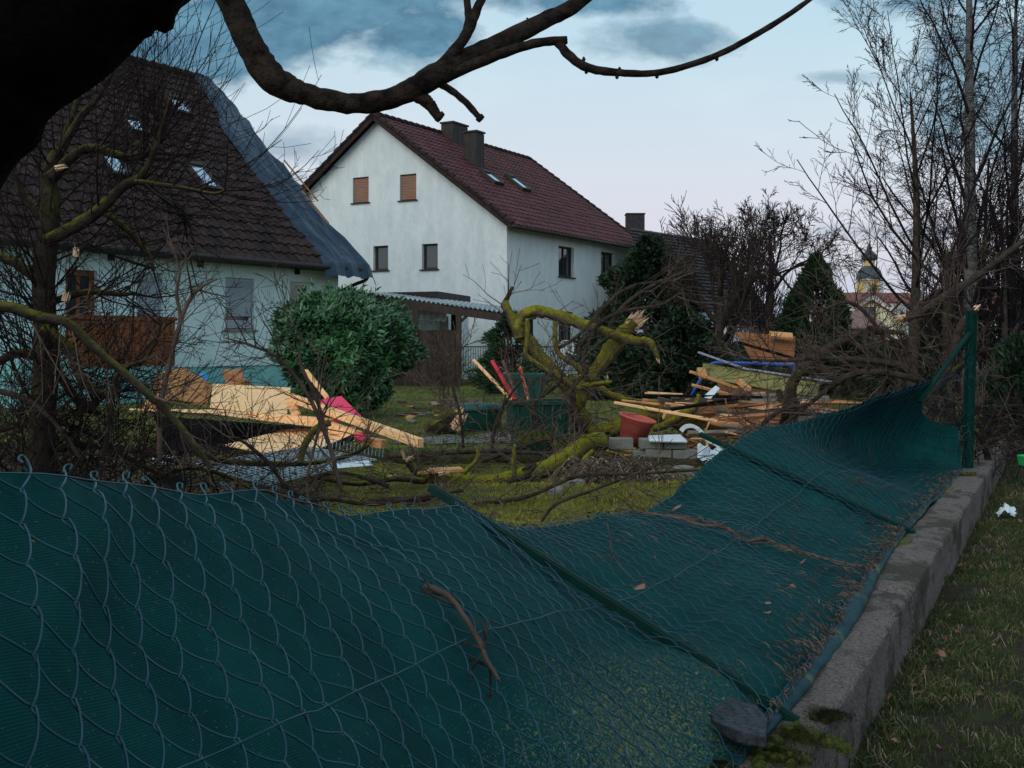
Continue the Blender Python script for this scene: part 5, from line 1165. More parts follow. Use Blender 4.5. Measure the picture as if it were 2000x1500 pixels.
# ---------------------------------------------------------------- storm debris
def board(name, label, cat, pts, t, m, group=None, parent=None, bev=.004):
    """thick board from its corner points; pts = [(px, py, Y), ...]"""
    q = [P(*a) for a in pts]; c = sum(q, Vector()) / len(q); mb = MB(); mb.slab([p - c for p in q], t)
    o = mb.build(name, M[m], parent); o.location = c; recalc(o); bevel(o, bev, 1); return tag(o, label, cat, group)
def beam(name, label, cat, a, b, w_, h, m, group=None, roll=0, up=Vector((0, 0, 1))):
    A = P(*a) if not isinstance(a, Vector) else a; B = P(*b) if not isinstance(b, Vector) else b
    mb = MB(); mb.bar(Vector(), B - A, w_, h, up=up, roll=roll); o = mb.build(name, M[m]); o.location = A; bevel(o, min(.004, min(w_, h) * .2), 1); return tag(o, label, cat, group)
board('osb_board', 'large pale chipboard sheet lying uppermost on the heap in front of the bungalow', 'board', [(416, 749, 14.3), (568, 757, 14.2), (560, 812, 13.0), (410, 793, 13.1)], .02, 'osb')
board('osb_board', 'pale chipboard sheet sloping down to the grating at the front of the heap', 'board', [(440, 868, 11.6), (560, 838, 12.8), (695, 833, 12.9), (690, 848, 12.0), (580, 893, 10.9)], .02, 'osb')
board('osb_board', 'long thin chipboard sheet jutting left over the dark hollow of the heap', 'board', [(252, 798, 12.9), (445, 800, 13.2), (655, 826, 13.1), (640, 834, 12.4), (460, 812, 12.4), (420, 806, 12.4)], .018, 'osb')
board('brown_board', 'brown plywood sheet with cut corner standing behind the chipboard', 'board', [(318, 724, 14.6), (362, 718, 14.7), (416, 752, 14.5), (404, 793, 13.6), (345, 778, 13.6)], .02, 'brown_ply')
board('brown_board', 'flat brown board under the bent plywood sheet at the left of the heap', 'board', [(296, 742, 14.2), (330, 722, 14.6), (348, 778, 13.6), (300, 792, 13.2)], .02, 'brown_ply')
board('wooden_panel', 'small brown panel propped against the turquoise plinth behind the heap', 'panel', [(438, 722, 16.2), (474, 720, 16.3), (474, 752, 15.8), (440, 752, 15.8)], .03, 'panel_wood')
beam('beam', 'short brown beam leaning behind the small brown panel', 'beam', (440, 728, 15.6), (482, 752, 15.2), .08, .10, 'panel_wood')
board('blue_cloth', 'piece of creased blue cloth showing between brown boards', 'cloth', [(382, 729, 15), (405, 727, 15), (406, 751, 14.6), (388, 742, 14.6)], .02, 'blue_cloth')
beam('beam', 'thick pale timber sloping down to the right across the pink panel', 'beam', (566, 776, 13.0), (822, 866, 10.9), .07, .09, 'pine')
beam('beam', 'pale timber lying level under the top chipboard sheet', 'beam', (482, 812, 12.7), (655, 826, 12.5), .12, .09, 'pine')
beam('beam', 'pale timber with notch running parallel below the sloping thick timber', 'beam', (640, 832, 12.3), (700, 852, 11.8), .09, .10, 'pine')
beam('beam', 'short pale timber block under the right end of the heap', 'beam', (700, 858, 11.9), (750, 868, 11.7), .09, .09, 'orange_pine')
beam('stake', 'round pale stake leaning against the laurel above the heap', 'stake', (597, 724, 13.6), (640, 778, 13.2), .045, .045, 'pine')
beam('beam', 'pale notched block at the right edge of the top chipboard sheet', 'beam', (566, 782, 12.9), (580, 812, 12.9), .09, .09, 'pine')
board('pink_panel', 'bright pink insulation panel sticking up out of the heap beside the laurel', 'panel', [(624, 781, 13.1), (667, 773, 13.4), (713, 819, 12.6), (655, 815, 12.3)], .045, 'pink')
board('pink_panel', 'small piece of pink panel peeking out below the thick timber', 'panel', [(690, 843, 11.9), (722, 848, 11.8), (716, 856, 11.6), (692, 852, 11.6)], .03, 'pink')
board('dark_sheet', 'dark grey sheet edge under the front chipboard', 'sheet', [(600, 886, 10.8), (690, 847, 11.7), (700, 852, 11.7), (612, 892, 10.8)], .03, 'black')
board('dark_sheet', 'black sheet standing in for the shade in the hollow under the heap', 'sheet', [(300, 812, 13.6), (640, 836, 13.6), (610, 880, 12.2), (330, 880, 12.2)], .02, 'black')  # black sheet added so the hollow under the boards reads as shade
board('orange_block', 'short orange timber offcut at the left end of the heap', 'offcut', [(285, 778, 12.9), (308, 776, 13), (308, 798, 12.9), (284, 796, 12.8)], .10, 'orange_pine')
board('white_box', 'small white plastic piece lying in the thicket grass at the left', 'box', [(298, 889, 8.3), (342, 889, 8.3), (342, 896, 8.1), (298, 896, 8.1)], .05, 'white_paint', bev=.01)
board('black_sheet', 'torn black felt scrap sticking up behind the fence wire', 'sheet', [(325, 935, 6.3), (362, 920, 6.4), (366, 945, 6.3), (335, 965, 6.2)], .006, 'black')
# expanded-metal grating
gt = empty('grating', P(540, 915, 9.8), label='silvery expanded metal grating lying flat in front of the chipboard heap', cat='grating')
def grat(pts, m, nu, nv, w_):
    a, b, c, d = [P(*p) - gt.location for p in pts]; mb = MB()
    for i in range(nu + 1): u = i / nu; mb.bar(a.lerp(b, u), d.lerp(c, u), w_, .012)
    for j in range(nv + 1):
        v = j / nv; pr = None
        for i in range(nu * 2 + 1):
            u = i / (nu * 2); p = a.lerp(b, u).lerp(d.lerp(c, u), min(1, v + (.35 / nv) * (i % 2)))
            if pr is not None: mb.bar(pr, p, w_ * 1.2, .006)
            pr = p
    return mb.build('mesh_sheet', M[m], gt)
grat([(380, 905, 9.9), (600, 872, 11.2), (735, 898, 10.2), (520, 948, 8.7)], 'grating', 22, 14, .010)
mb = MB()
for i in range(22): a = P(600 + 7 * i, 868 + 1.2 * i, 11.0) - gt.location; mb.bar(a, a + Vector((.01, 0, .09)), .008, .008)
mb.build('edge_wire', M['grating'], gt)
board('metal_sheet', 'flat pale metal sheet at the right corner of the grating', 'sheet', [(650, 905, 9.9), (722, 899, 10.1), (728, 908, 9.8), (660, 914, 9.6)], .006, 'white_metal')

# planks and timber heap on the right
rr = random.Random(61); G = 'splintered planks of the timber heap'
board('green_board', 'wide algae-green board lying across the top of the timber heap', 'board', [(1372, 708, 13.6), (1600, 748, 13.0), (1596, 776, 12.9), (1374, 738, 13.5)], .07, 'green_board')
beam('metal_strip', 'bent lilac grey metal strip lying on the algae-green board', 'strip', (1364, 688, 13.6), (1455, 720, 13.4), .12, .02, 'lilac_metal')
beam('metal_strip', 'straight continuation of grey metal strip running right over the green board', 'strip', (1455, 720, 13.4), (1625, 746, 13.0), .12, .02, 'lilac_metal')
bf = empty('tube_rack', P(1385, 712, 14.2), label='thin blue tubular rack standing behind the green board', cat='rack')
mb = MB(); mb.tube([p - bf.location for p in spline(PL([(1386, 716), (1395, 709), (1440, 709), (1553, 713)], 14.2), 5)], .02, 7); mb.build('rail', M['blue'], bf, smooth=True)
for a, b in (((1372, 735), (1350, 772)), ((1386, 716), (1372, 740)), ((1550, 713), (1556, 760))): mb = MB(); mb.tube([P(*a, 14.2) - bf.location, P(*b, 14.1) - bf.location], .018, 7); mb.build('leg', M['blue'], bf, smooth=True)
pw = empty('board_panel', P(1495, 712, 15.5), label='broken orange-brown panel of wide horizontal boards behind the blue frame', cat='panel')
def qp(u, v): return P(lerp(lerp(1437, 1553, u), lerp(1472, 1549, u), v), lerp(lerp(648, 657, u), lerp(712, 714, u), v), 15.6)
for k in range(4):
    mb = MB(); mb.slab([qp(0, k / 4) - pw.location, qp(1, k / 4) - pw.location, qp(1, (k + .96) / 4) - pw.location, qp(0, (k + .96) / 4) - pw.location], .03); recalc(mb.build('board', M['panel_wood'], pw))
beam('black_pipe', 'thin black pipe lying across the orange-brown board panel', 'pipe', (1440, 668, 15.2), (1550, 700, 15.1), .04, .04, 'black')
board('offcut', 'pale timber offcut lying on top of the orange-brown panel', 'offcut', [(1503, 646, 15.5), (1548, 650, 15.5), (1550, 660, 15.4), (1506, 656, 15.4)], .05, 'orange_pine')
for k, (a, b, w_, h, m, lb) in enumerate((
    ((1200, 786, 12.4), (1402, 822, 12.0), .06, .03, 'pine', 'long pale batten lying in front of the mossy limb left of the heap'),
    ((1348, 726, 13.0), (1440, 758, 13.2), .05, .035, 'orange_pine', 'pointed orange splinter jutting left below the green board'),
    ((1352, 752, 12.9), (1470, 782, 13.1), .05, .03, 'orange_pine', 'second pointed splinter jutting left lower in the heap'),
    ((1262, 768, 12.8), (1330, 772, 12.9), .12, .03, 'pine', 'short wide pale plank at the left tip of the heap'),
    ((1250, 772, 12.6), (1490, 776, 12.4), .03, .03, 'black', 'long dark thin pipe lying on the left planks'),
    ((1310, 800, 12.3), (1440, 778, 12.4), .05, .03, 'black', 'dark slat crossing the left planks'),
    ((1375, 738, 13.4), (1368, 720, 13.5), .10, .05, 'orange_pine', 'orange timber end under the left corner of the green board'),
    ((1440, 742, 13.2), (1462, 760, 12.9), .07, .05, 'orange_pine', 'stubby orange timber under the green board'),
    ((1215, 782, 12.7), (1290, 790, 12.6), .10, .025, 'orange_pine', 'flat orange plank end at the far left of the heap'))):
    beam('plank', lb, 'plank', a, b, w_, h, m, roll=rr.uniform(-.4, .4))
for k in range(74):
    x0 = rr.uniform(1235, 1500); y0 = rr.uniform(775, 850) if k < 40 else rr.uniform(782, 830); x0 = x0 if k < 26 else rr.uniform(1380, 1540)
    Yd = lerp(13.4, 12.0, (y0 - 745) / 105); a = rr.gauss(.10, .22); L = rr.uniform(.45, 1.1); A = P(x0, y0, Yd); A.z = max(A.z, GZ + .06)
    d = Vector((math.cos(a) * L, rr.uniform(-.35, .35) * L, -math.sin(a) * L * .5)); B = A + d; B.z = max(B.z, GZ + .05)
    beam('plank', 'splintered plank in the timber heap under the green board', 'plank', A, B, rr.choice((.05, .08, .11)), rr.choice((.02, .03, .05)), rr.choice(('orange_pine', 'orange_pine', 'pine', 'panel_wood', 'panel_wood', 'dark_wood', 'dark_wood', 'grey_wood', 'grey_wood')), group=G, roll=rr.uniform(-.8, .8))
board('brown_board', 'dark brown board forming the shadowed back of the timber heap', 'board', [(1400, 742, 13.9), (1545, 765, 13.5), (1530, 850, 13.2), (1410, 820, 13.6)], .03, 'panel_wood')
board('white_sheet', 'crumpled white plastic strip stuck in the timber heap', 'sheet', [(1372, 775, 12.5), (1398, 752, 12.8), (1406, 758, 12.7), (1388, 778, 12.4)], .01, 'white_metal')
# bins, sticks, pot
def wheelie(label, px0, px1, ytop, Y, ang, hgt=None):
    x = (px0 + px1) / 2; c = P(x, 800, Y); c.z = GZ; wd = (px1 - px0) / F * Y; H = P(0, ytop, Y).z - GZ; r = empty('garden_bin', c, R(ang), label=label, cat='bin')
    mb = MB()
    def ring(s, z): return [(-wd / 2 * s, -wd * .42 * s, z), (wd / 2 * s, -wd * .42 * s, z), (wd / 2 * s, wd * .42 * s, z), (-wd / 2 * s, wd * .42 * s, z)]
    lv = [(.78, 0), (.98, H * .93)]; a, b = ring(*lv[0]), ring(*lv[1]); n = 0; mb.v += a + b
    mb.f += [(0, 3, 2, 1)] + [(i, (i + 1) % 4, 4 + (i + 1) % 4, 4 + i) for i in range(4)]
    a, b = ring(.93, H * .9), ring(.74, .04); n = len(mb.v); mb.v += a + b; mb.f += [(n + i, n + (i + 1) % 4, n + 4 + (i + 1) % 4, n + 4 + i) for i in range(4)]
    o = mb.build('body', M['bin'], r)
    mb = MB(); t = .035; X, Yy = wd / 2 * 1.04, wd * .42 * 1.04
    mb.box((-X, -Yy, H * .91), (X, -Yy + t, H)); mb.box((-X, Yy - t, H * .91), (X, Yy, H)); mb.box((-X, -Yy + t, H * .91), (-X + t, Yy - t, H)); mb.box((X - t, -Yy + t, H * .91), (X, Yy - t, H))
    bevel(mb.build('rim', M['bin'], r), .01); mb = MB(); mb.quad(*[(p[0] * .96, p[1] * .96, H * .86) for p in ring(.95, 0)]); mb.build('filling', M['moss'], r)
    mb = MB()
    for i in range(5): q = -wd * .4 + wd * .2 * i; mb.bar((q * .85, -wd * .345, .03), (q, -wd * .415, H * .9), .02, .015)
    mb.build('rib', M['bin'], r); return r
wheelie('open dark green garden bin full of moss in front of the mossy tree', 993, 1110, 781, 12.9, 8)
wheelie('dark green garden bin behind the first bin with sticks before it', 985, 1062, 729, 15.4, 4)
rb = empty('rain_barrel', P(935, 760, 16), label='low dark green upturned tub beside the board wall of the carport', cat='tub')
rb.location.z = GZ; mb = MB(); mb.lathe([(.30, 0), (.36, .28), (.37, .30), (.30, .36), (.0, .38)], 24); mb.build('body', M['bin'], rb, smooth=True)
mb = MB(); mb.lathe([(.365, .27), (.385, .28), (.385, .31), (.36, .315)], 24); mb.build('rim', M['bin'], rb)
for a, b, w_, m, lb in (((925, 703, 13.6), (1000, 782, 12.9), .035, 'pine', 'pale wooden stick leaning left out of the green bin'), ((961, 705, 13.5), (1006, 781, 12.9), .040, 'red', 'bright red thick stick leaning out of the green bin'),
                        ((982, 704, 13.4), (1008, 770, 13.0), .035, 'twig', 'brown stake between the red sticks'), ((1016, 716, 13.2), (1032, 781, 12.9), .030, 'orange_pine', 'thin reddish stick standing in the right of the green bin'),
                        ((1014, 716, 13.15), (1027, 770, 12.9), .014, 'red', 'thin red slat beside the reddish stick')): beam('stick', lb, 'stick', a, b, w_, w_ * .8, m)
pt_ = empty('flower_pot', P(1232, 868, 11.9), label='large terracotta red plastic flower pot tipped to the left on the blocks', cat='flower pot')
MT = Matrix.Rotation(R(14), 4, 'Y') @ Matrix.Rotation(R(6), 4, 'X'); mb = MB(); Hh = .30
mb.lathe([(0, 0), (.125, 0), (.165, Hh * .80), (.168, Hh * .81), (.166, Hh * .83)], 40, MT); mb.build('body', M['pot'], pt_, smooth=True)
mb = MB(); mb.lathe([(.166, Hh * .80), (.178, Hh * .80), (.180, Hh * .92), (.192, Hh * .93), (.205, Hh * .97), (.203, Hh * 1.01), (.19, Hh * 1.02), (.172, Hh * .98), (.150, Hh * .4), (0, Hh * .38)], 40, MT); mb.build('rim', M['pot'], pt_, smooth=True)
# concrete blocks on the kerb
for k, (a, b, y0, y1, Y_) in enumerate(((1191, 1238, 856, 878, 11.5), (1251, 1296, 857, 877, 11.35), (1298, 1342, 857, 877, 11.3), (1262, 1313, 878, 897, 11.3), (1315, 1363, 879, 897, 11.25), (1236, 1262, 880, 898, 11.4))):
    q0 = P(a, y1, Y_); q1 = P(b, y0, Y_); mb = MB(); mb.box((0, 0, 0), (q1.x - q0.x - .004, .19, q1.z - q0.z - .003)); o = mb.build('concrete_block', M['block']); o.location = q0; o.rotation_euler = (0, 0, rr.uniform(-.03, .03)); bevel(o, .008)
    tag(o, ('weathered concrete block left of the pot on the mossy kerb', 'upper concrete block right of the pot, with orange lichen', 'upper concrete block at the right end beneath the white lid', 'lower concrete block in the middle of the low stack', 'lower concrete block at the right end of the low stack', 'short lower concrete block hidden under the pot')[k], 'block')
for k, (x, y_, s_) in enumerate(((1120, 952, .16), (1085, 968, .12), (1290, 935, .22), (1330, 925, .2), (1400, 918, .2), (1170, 935, .15))):
    Y_ = (EYE - GZ) * F / (y_ - HZ); c = P(x, y_, Y_); mb = MB(); mb.box((-s_ / 2, -.09, -.02), (s_ / 2, .09, .07)); o = mb.build('paving_stone', M['block']); o.location = c; o.rotation_euler = (0, rr.uniform(-.05, .1), rr.uniform(-.4, .4)); bevel(o, .01)
    tag(o, ('grey stone left of the dead fern mound', 'small stone lying at the tip of the fern mound', 'flat stone right of the fern mound', 'flat stone in the moss between mound and mesh', 'flat stone next to the corner of the mesh', 'grey stone behind the fern mound')[k], 'stone')
board('plastic_tray', 'flat white plastic tray lying on the concrete blocks', 'tray', [(1266, 850, 11.6), (1330, 848, 11.7), (1343, 860, 11.2), (1268, 858, 11.2)], .03, 'white_metal', bev=.01)
mb = MB(); q = spline(PL([(1330, 842), (1338, 834), (1352, 832), (1366, 840), (1378, 856), (1398, 868), (1420, 876)], 11.0), 5); c = q[0].copy()
for a, b in zip(q, q[1:]): mb.bar(a - c, b - c + (b - a) * .04, .07, .035)
o = mb.build('gutter_piece', M['white_metal']); o.location = c; tag(o, 'bent white gutter piece arching over the green fence post end', 'gutter')
ws_ = empty('white_sheet', P(1395, 890, 11.2), label='ribbed white plastic sheet lying under the bent gutter piece', cat='sheet'); mb = MB()
def wsf(u, v):
    p = P(lerp(1362, 1425, u), lerp(868, 896, v) + 6 * math.sin(u * 3), lerp(11.6, 10.9, v)); p.z += .012 * math.sin((u + v * .3) * 24) + .03 * noise.noise(Vector((u * 3, v * 3, 0))); return p - ws_.location
mb.grid(wsf, 70, 20); mb.build('panel', M['white_metal'], ws_, smooth=True)
beam('black_pipe', 'short black hose end lying beside the mossy log root', 'pipe', (1080, 874, 11.9), (1190, 845, 12.0), .03, .03, 'black')
# kerb between the upper and the lower lawn
kb = empty('garden_kerb', P(1050, 900, 11), label='low mossy kerb wall stepping across the garden behind the log', cat='kerb'); mb = MB()
ln = [P(690, 893, 11.6), P(900, 895, 11.55), P(1150, 900, 11.4), P(1300, 912, 11.1), P(1460, 918, 10.9)]
ln = spline(ln, 12)
for p in ln: p.z = GZ
prof = [(-.10, -.05), (-.09, .04), (-.06, .075), (.08, .078), (.12, .05), (.12, -.05)]
for i, p in enumerate(ln):
    for a, z in prof: nn = .025 * noise.noise(Vector((p.x * 4, a * 9, z * 9))); mb.v.append((p.x - kb.location.x, p.y + a + nn - kb.location.y, p.z + z + nn - kb.location.z))
for i in range(len(ln) - 1):
    for j in range(5): a = i * 6 + j; mb.f.append((a, a + 6, a + 7, a + 1))
mb.build('top', M['moss_dark'], kb, smooth=True)
# bark-covered split stump in the lawn
st = empty('tree_stump', P(880, 838, 15.3), label='split stump with pale torn face on the far lawn beside the bins', cat='stump'); st.location.z = GZ; rr = random.Random(5)
mb = MB(); mb.tube(spline([(-.25, 0, -.05), (-.05, 0, .12), (.18, .02, .28)], 4), [.2, .19, .18, .17, .16, .15, .14, .14, .13], 12, rough=.5); mb.build('trunk', M['bark_moss2'], st); mb = MB(); splinter(mb, Vector((.1, -.1, .16)), Vector((.5, -.4, .6)), .12, .2, rr, 11); mb.build('torn_wood', M['splinter'], st)
# scattered broken tiles and scraps on the far lawn
for k in range(26):
    x = rr.uniform(760, 930); y_ = rr.uniform(785, 826); Y_ = (EYE - GZ) * F / (y_ - HZ); p = P(x, y_, Y_); mb = MB(); s_ = rr.uniform(.06, .16)
    mb.box((-s_, -.05, 0), (s_, .06, .025)); o = mb.build('tile_shard', M[rr.choice(('tile_red', 'brick', 'orange_pine', 'block'))]); o.location = p + Vector((0, 0, .02)); o.rotation_euler = (rr.uniform(-.2, .2), rr.uniform(-.2, .2), rr.uniform(0, 3))
    tag(o, 'broken roof tile shard lying on the far lawn between laurel and bins', 'shard', 'tile shards on the far lawn')
# small things in front
o = board('green_crate', 'bright green plastic crate corner at the right edge beyond the wall', 'crate', [(1985, 888, 9), (2030, 886, 9), (2032, 906, 9), (1990, 908, 9)], .25, 'tube_lamp')
rag = empty('white_rag', P(1968, 1003, 9.0), label='crumpled white plastic rag on the ground beyond the wall', cat='rag'); mb = MB()
def rgf(u, v): p = P(lerp(1950, 1982, u), lerp(995, 1010, v), lerp(9.6, 9.3, v)); p += Vector((.03 * noise.noise(Vector((u * 3, v * 3, 7))), .05 * noise.noise(Vector((u * 2.5, v * 3, 9))), .09 * (1 - abs(2 * u - 1)) * (.4 + abs(noise.noise(Vector((u * 4, v * 4, 0))))))); return p - rag.location
rag.location.z = .03; mb.grid(rgf, 40, 30); mb.build('sheet', M['white_metal'], rag)
# slate piece on the mesh corner
sp_ = empty('roof_slate', P(1440, 1440, 3.35), label='broken grey slate slab lying on the wall at the foot of the near fallen post', cat='slate'); mb = MB(); rr = random.Random(15)
sq = [P(1382, 1398, 3.55), P(1412, 1392, 3.6), P(1478, 1408, 3.5), P(1498, 1440, 3.35), P(1494, 1472, 3.2), P(1440, 1468, 3.2), P(1392, 1440, 3.35)]
mb.slab([p - sp_.location + Vector((0, 0, .05 + .01 * (i % 2))) for i, p in enumerate(sq)], .035); o = recalc(mb.build('slab', M['slate_piece'], sp_)); bevel(o, .004)
# ---------------------------------------------------------------- moss, grass, leaves
def moss_mound(label, px_, py_, Y, w_, h_, seed, m='moss'):
    rr = random.Random(seed); c = P(px_, py_, Y); r = empty('moss_cushion', c, label=label, cat='moss'); mb = MB()
    for k in range(16):
        ox, oy = rr.gauss(0, w_ * .5), rr.gauss(0, w_ * .4); s = w_ * rr.uniform(.14, .34)
        def f(u, v):
            a = u * 2 * math.pi; e = v * math.pi / 2; q = Vector((math.cos(a) * math.cos(e) * s, math.sin(a) * math.cos(e) * s, math.sin(e) * h_)); return q * (1 + .25 * noise.noise(q * 40 + Vector((k, 0, 0)))) + Vector((ox, oy, -.005))
        mb.grid(f, 18, 8)
    mb.build('cushion', M[m], r, smooth=True)
    mb = MB()
    for k in range(2600):
        a = rr.uniform(0, 6.28); q = abs(rr.gauss(0, .6)) * w_; p = Vector((math.cos(a) * q, math.sin(a) * q, h_ * .5 * max(0, 1 - q / w_))); mb.leaf(p, Vector((rr.gauss(0, .5), rr.gauss(0, .5), 1)), Vector((1, 0, 0)), .014, .004)
    mb.build('shoots', M[m], r)
for k, (a, b_, w_, h_, lb) in enumerate(((1560, 1440, .10, .025, 'bright moss cushion on the wall corner right of the slate slab'), (1520, 1480, .09, .025, 'moss cushion at the bottom edge of the picture below the slate slab'), (1620, 1400, .06, .012, 'thin moss cushion on the wall edge above the slate'), (1395, 1500, .06, .02, 'dark moss left of the slate at the bottom of the mesh'))):
    Y_ = 1.2 * F / (b_ - HZ); moss_mound(lb, a, b_, Y_, w_, h_, 400 + k, 'moss' if k < 2 else 'moss_dark')
moss_mound('bright moss mound on the near corner of the far wall end by the standing post', 1880, 930, 10.2, .10, .04, 410)
moss_mound('mossy cushion hanging beside the front green bin', 1045, 862, 12.2, .22, .12, 411)
moss_mound('mossy cushion between the bin and the fallen tree', 1125, 880, 12.0, .28, .16, 412)
def blades(name, label, n, fn, h, m, seed, w_=.004, clump=0, lean=.5, zf=gz, kind='stuff'):
    rr = random.Random(seed); mb = MB(); V = mb.v; Fc = mb.f; k = 0
    while k < n:
        q = fn(rr)
        if q is None: k += 1; continue
        x0, y0 = q; m_ = 1 if not clump else rr.randint(2, clump); hs = rr.uniform(.6, 1.2)
        for _ in range(m_):
            k += 1; x = x0 + (rr.gauss(0, .02) if clump else 0); y = y0 + (rr.gauss(0, .02) if clump else 0); hh = h * rr.uniform(.5, 1.15) * hs; a = rr.uniform(0, 6.28); z = zf(x, y) - .004
            lx, ly = math.cos(a) * hh * lean * rr.random(), math.sin(a) * hh * lean * rr.random(); b = rr.uniform(0, 3.14); dx, dy = math.cos(b) * w_ / 2, math.sin(b) * w_ / 2; i = len(V)
            V += [(x - dx, y - dy, z), (x + dx, y + dy, z), (x + lx * .4 + dx * .7, y + ly * .4 + dy * .7, z + hh * .6), (x + lx * .4 - dx * .7, y + ly * .4 - dy * .7, z + hh * .6), (x + lx, y + ly, z + hh * (1 - .3 * lean))]
            Fc += [(i, i + 1, i + 2, i + 3), (i + 3, i + 2, i + 4)]
    return mb.build(name, M[m], label=label, cat='grass', kind=kind)
def garden_pt(y0, y1, k0, k1):
    def f(rr):
        y = y0 + (y1 - y0) * rr.random() ** 1.0; x = lerp(k0, k1, rr.random()) * y
        if x > wx(y) - .2: return None
        d = noise.noise(Vector((x * .9, y * .9, 5)))
        return (x, y) if d > rr.uniform(-.6, .2) else None
    return f
blades('moss_grass', 'short mossy yellow-green lawn in front of the kerb', 60000, garden_pt(5.5, 11.3, -.36, .24), .035, 'blade_lawn', 1, .006, 4, .8)
blades('lawn_grass', 'greener lawn behind the kerb up to the carport', 30000, garden_pt(11.5, 30, -.45, .30), .06, 'blade_far', 2, .014, 4, .6)
blades('shade_grass', 'dark tufted grass under the left thicket', 9000, garden_pt(5, 11, -.50, -.22), .09, 'blade', 3, .006, 6, .8)  # grass coloured darker here for the shade under the thicket
def verge_pt(rr):
    y = 2.4 + 10 * rr.random() ** 1.7; x = wx(y) + .13 + 2.6 * rr.random() * min(1, .3 + y / 6)
    if x > .5 * y + .3: return None
    d = noise.noise(Vector((x * 2.2, y * 2.2, 9))); return (x, y) if d > rr.uniform(-.65, .15) else None
blades('verge_grass', 'rough short grass on the verge right of the concrete wall', 85000, verge_pt, .052, 'blade', 4, .0042, 7, 1.1, oz)
blades('verge_straw', 'dry straw blades mixed into the verge grass', 9000, verge_pt, .07, 'dead', 5, .0035, 3, 2.2, oz)
# leaf litter on the verge and along the fallen mesh edge
rr = random.Random(91)
def curled(mb, p, s, rr, flat=.3):
    a = rr.uniform(0, 6.28); d = Vector((math.cos(a), math.sin(a), rr.gauss(0, flat))); up = Vector((rr.gauss(0, .4), rr.gauss(0, .4), 1)); sd_ = d.cross(up).normalized(); n = len(mb.v)
    prof = ((0, .04), (.25, .38), (.5, .5), (.75, .34), (1, .03)); c1 = rr.uniform(-.3, .5)
    for t, w_ in prof:
        for q in (-1, 0, 1): mb.v.append(tuple(p + d * s * t + sd_ * q * w_ * s * .8 + up.normalized() * (s * (.25 * abs(q) * c1 * 1.5 + .3 * c1 * math.sin(t * 3.14)))))
    for i in range(4):
        for j in range(2): a_ = n + i * 3 + j; mb.f.append((a_, a_ + 3, a_ + 4, a_ + 1))
mb = MB()
for k in range(900):
    q = verge_pt(rr)
    if q: curled(mb, Vector((q[0], q[1], oz(*q) + .01)), rr.uniform(.02, .055), rr)
mb.build('leaf_litter', M['leaf_brown'], label='brown dead leaves scattered through the verge grass', cat='litter', kind='stuff')
mb = MB()
for k in range(3600):                       # dead ivy and straw strip along the top edge of the mesh
    y = rr.uniform(2.6, 6.2); e = Vector(S(y, .99)); p = e + NV * abs(rr.gauss(0, .16)) ; p.z = max(gz(p.x, p.y), e.z - .12 - abs(rr.gauss(0, .12))) + rr.uniform(0, .05)
    if rr.random() < .45: curled(mb, p, rr.uniform(.02, .05), rr, .6)
    else: d = Vector((rr.gauss(0, 1), rr.gauss(0, 1), rr.gauss(.1, .3))).normalized() * rr.uniform(.05, .14); mb.tube([p, p + d * .5 + Vector((0, 0, .01)), p + d], .002, 3, cap=False)
mb.build('dead_ivy_strip', M['dead_dark'], label='strip of dead ivy and straw along the top edge of the flattened mesh', cat='litter', kind='stuff')
mb = MB()
for k in range(700):
    y = rr.uniform(2.8, 6.0); e = Vector(S(y, .99)); p = e + NV * abs(rr.gauss(.05, .15)); p.z = max(gz(p.x, p.y), e.z - .1) + rr.uniform(.0, .06); mb.leaf(p, Vector((rr.gauss(0, 1), rr.gauss(0, 1), .4)), Vector((0, 0, 1)), .035, .03)
mb.build('ivy', M['ivy'], label='dark ivy leaves growing beside the flattened mesh edge', cat='ivy', kind='stuff')
# dead fern mound in front of the blocks
fm = empty('fern_mound', P(1212, 960, 9.9), label='dark mound of dead fern fronds in front of the concrete blocks', cat='fern'); fm.location.z = GZ; mb = MB(); m2 = MB()
for k in range(240):
    a = rr.uniform(0, 6.28); el = rr.uniform(.3, 1.5); L = rr.uniform(.15, .30); d = Vector((math.cos(a), math.sin(a), el)).normalized(); p = Vector((rr.gauss(0, .16), rr.gauss(0, .10), 0)); q = p + d * L; e = q + Vector((math.cos(a), math.sin(a), -1.3)) * L * .7; e.z = max(e.z, .01)
    cv = spline([p, q, e], 5); (mb if k % 2 else m2).tube(cv, .003, 3, cap=False)
    for j in range(3, len(cv)):
        for s in (-1, 1): (mb if k % 2 else m2).leaf(cv[j], Vector((-math.sin(a) * s, math.cos(a) * s, -.4)), Vector((0, 0, 1)), .05, .014)
mb.build('fronds', M['dead_dark'], fm); m2.build('fronds', M['dead'], fm)
for k, (x, y_, Y_, s_, lb) in enumerate(((900, 768, 20, .35, 'tuft of tall dry grass in front of the carport board wall'), (868, 745, 24, .45, 'reddish dry shrub leaning on the carport board wall'))):
    r = empty('dry_plant', P(x, y_, Y_), label=lb, cat='plant'); r.location.z = GZ; mb = MB()
    for i in range(240 if k == 0 else 26):
        a = rr.uniform(0, 6.28); p = Vector((rr.gauss(0, .15), rr.gauss(0, .15), 0))
        if k == 0: mb.tube([p, p + Vector((math.cos(a) * .1, math.sin(a) * .1, .22)), p + Vector((math.cos(a) * .28, math.sin(a) * .28, .24 * rr.random()))], .004, 3, cap=False)
        else: grow(mb, p, Vector((rr.gauss(0, .25), rr.gauss(0, .2), 1)), rr.uniform(.8, 1.5), .008, 2, rr, up=.02, nch=(4, 7), minr=.004, ratio=(.2, .4))
    mb.build('stems', M['dead' if k == 0 else 'twig'], r)
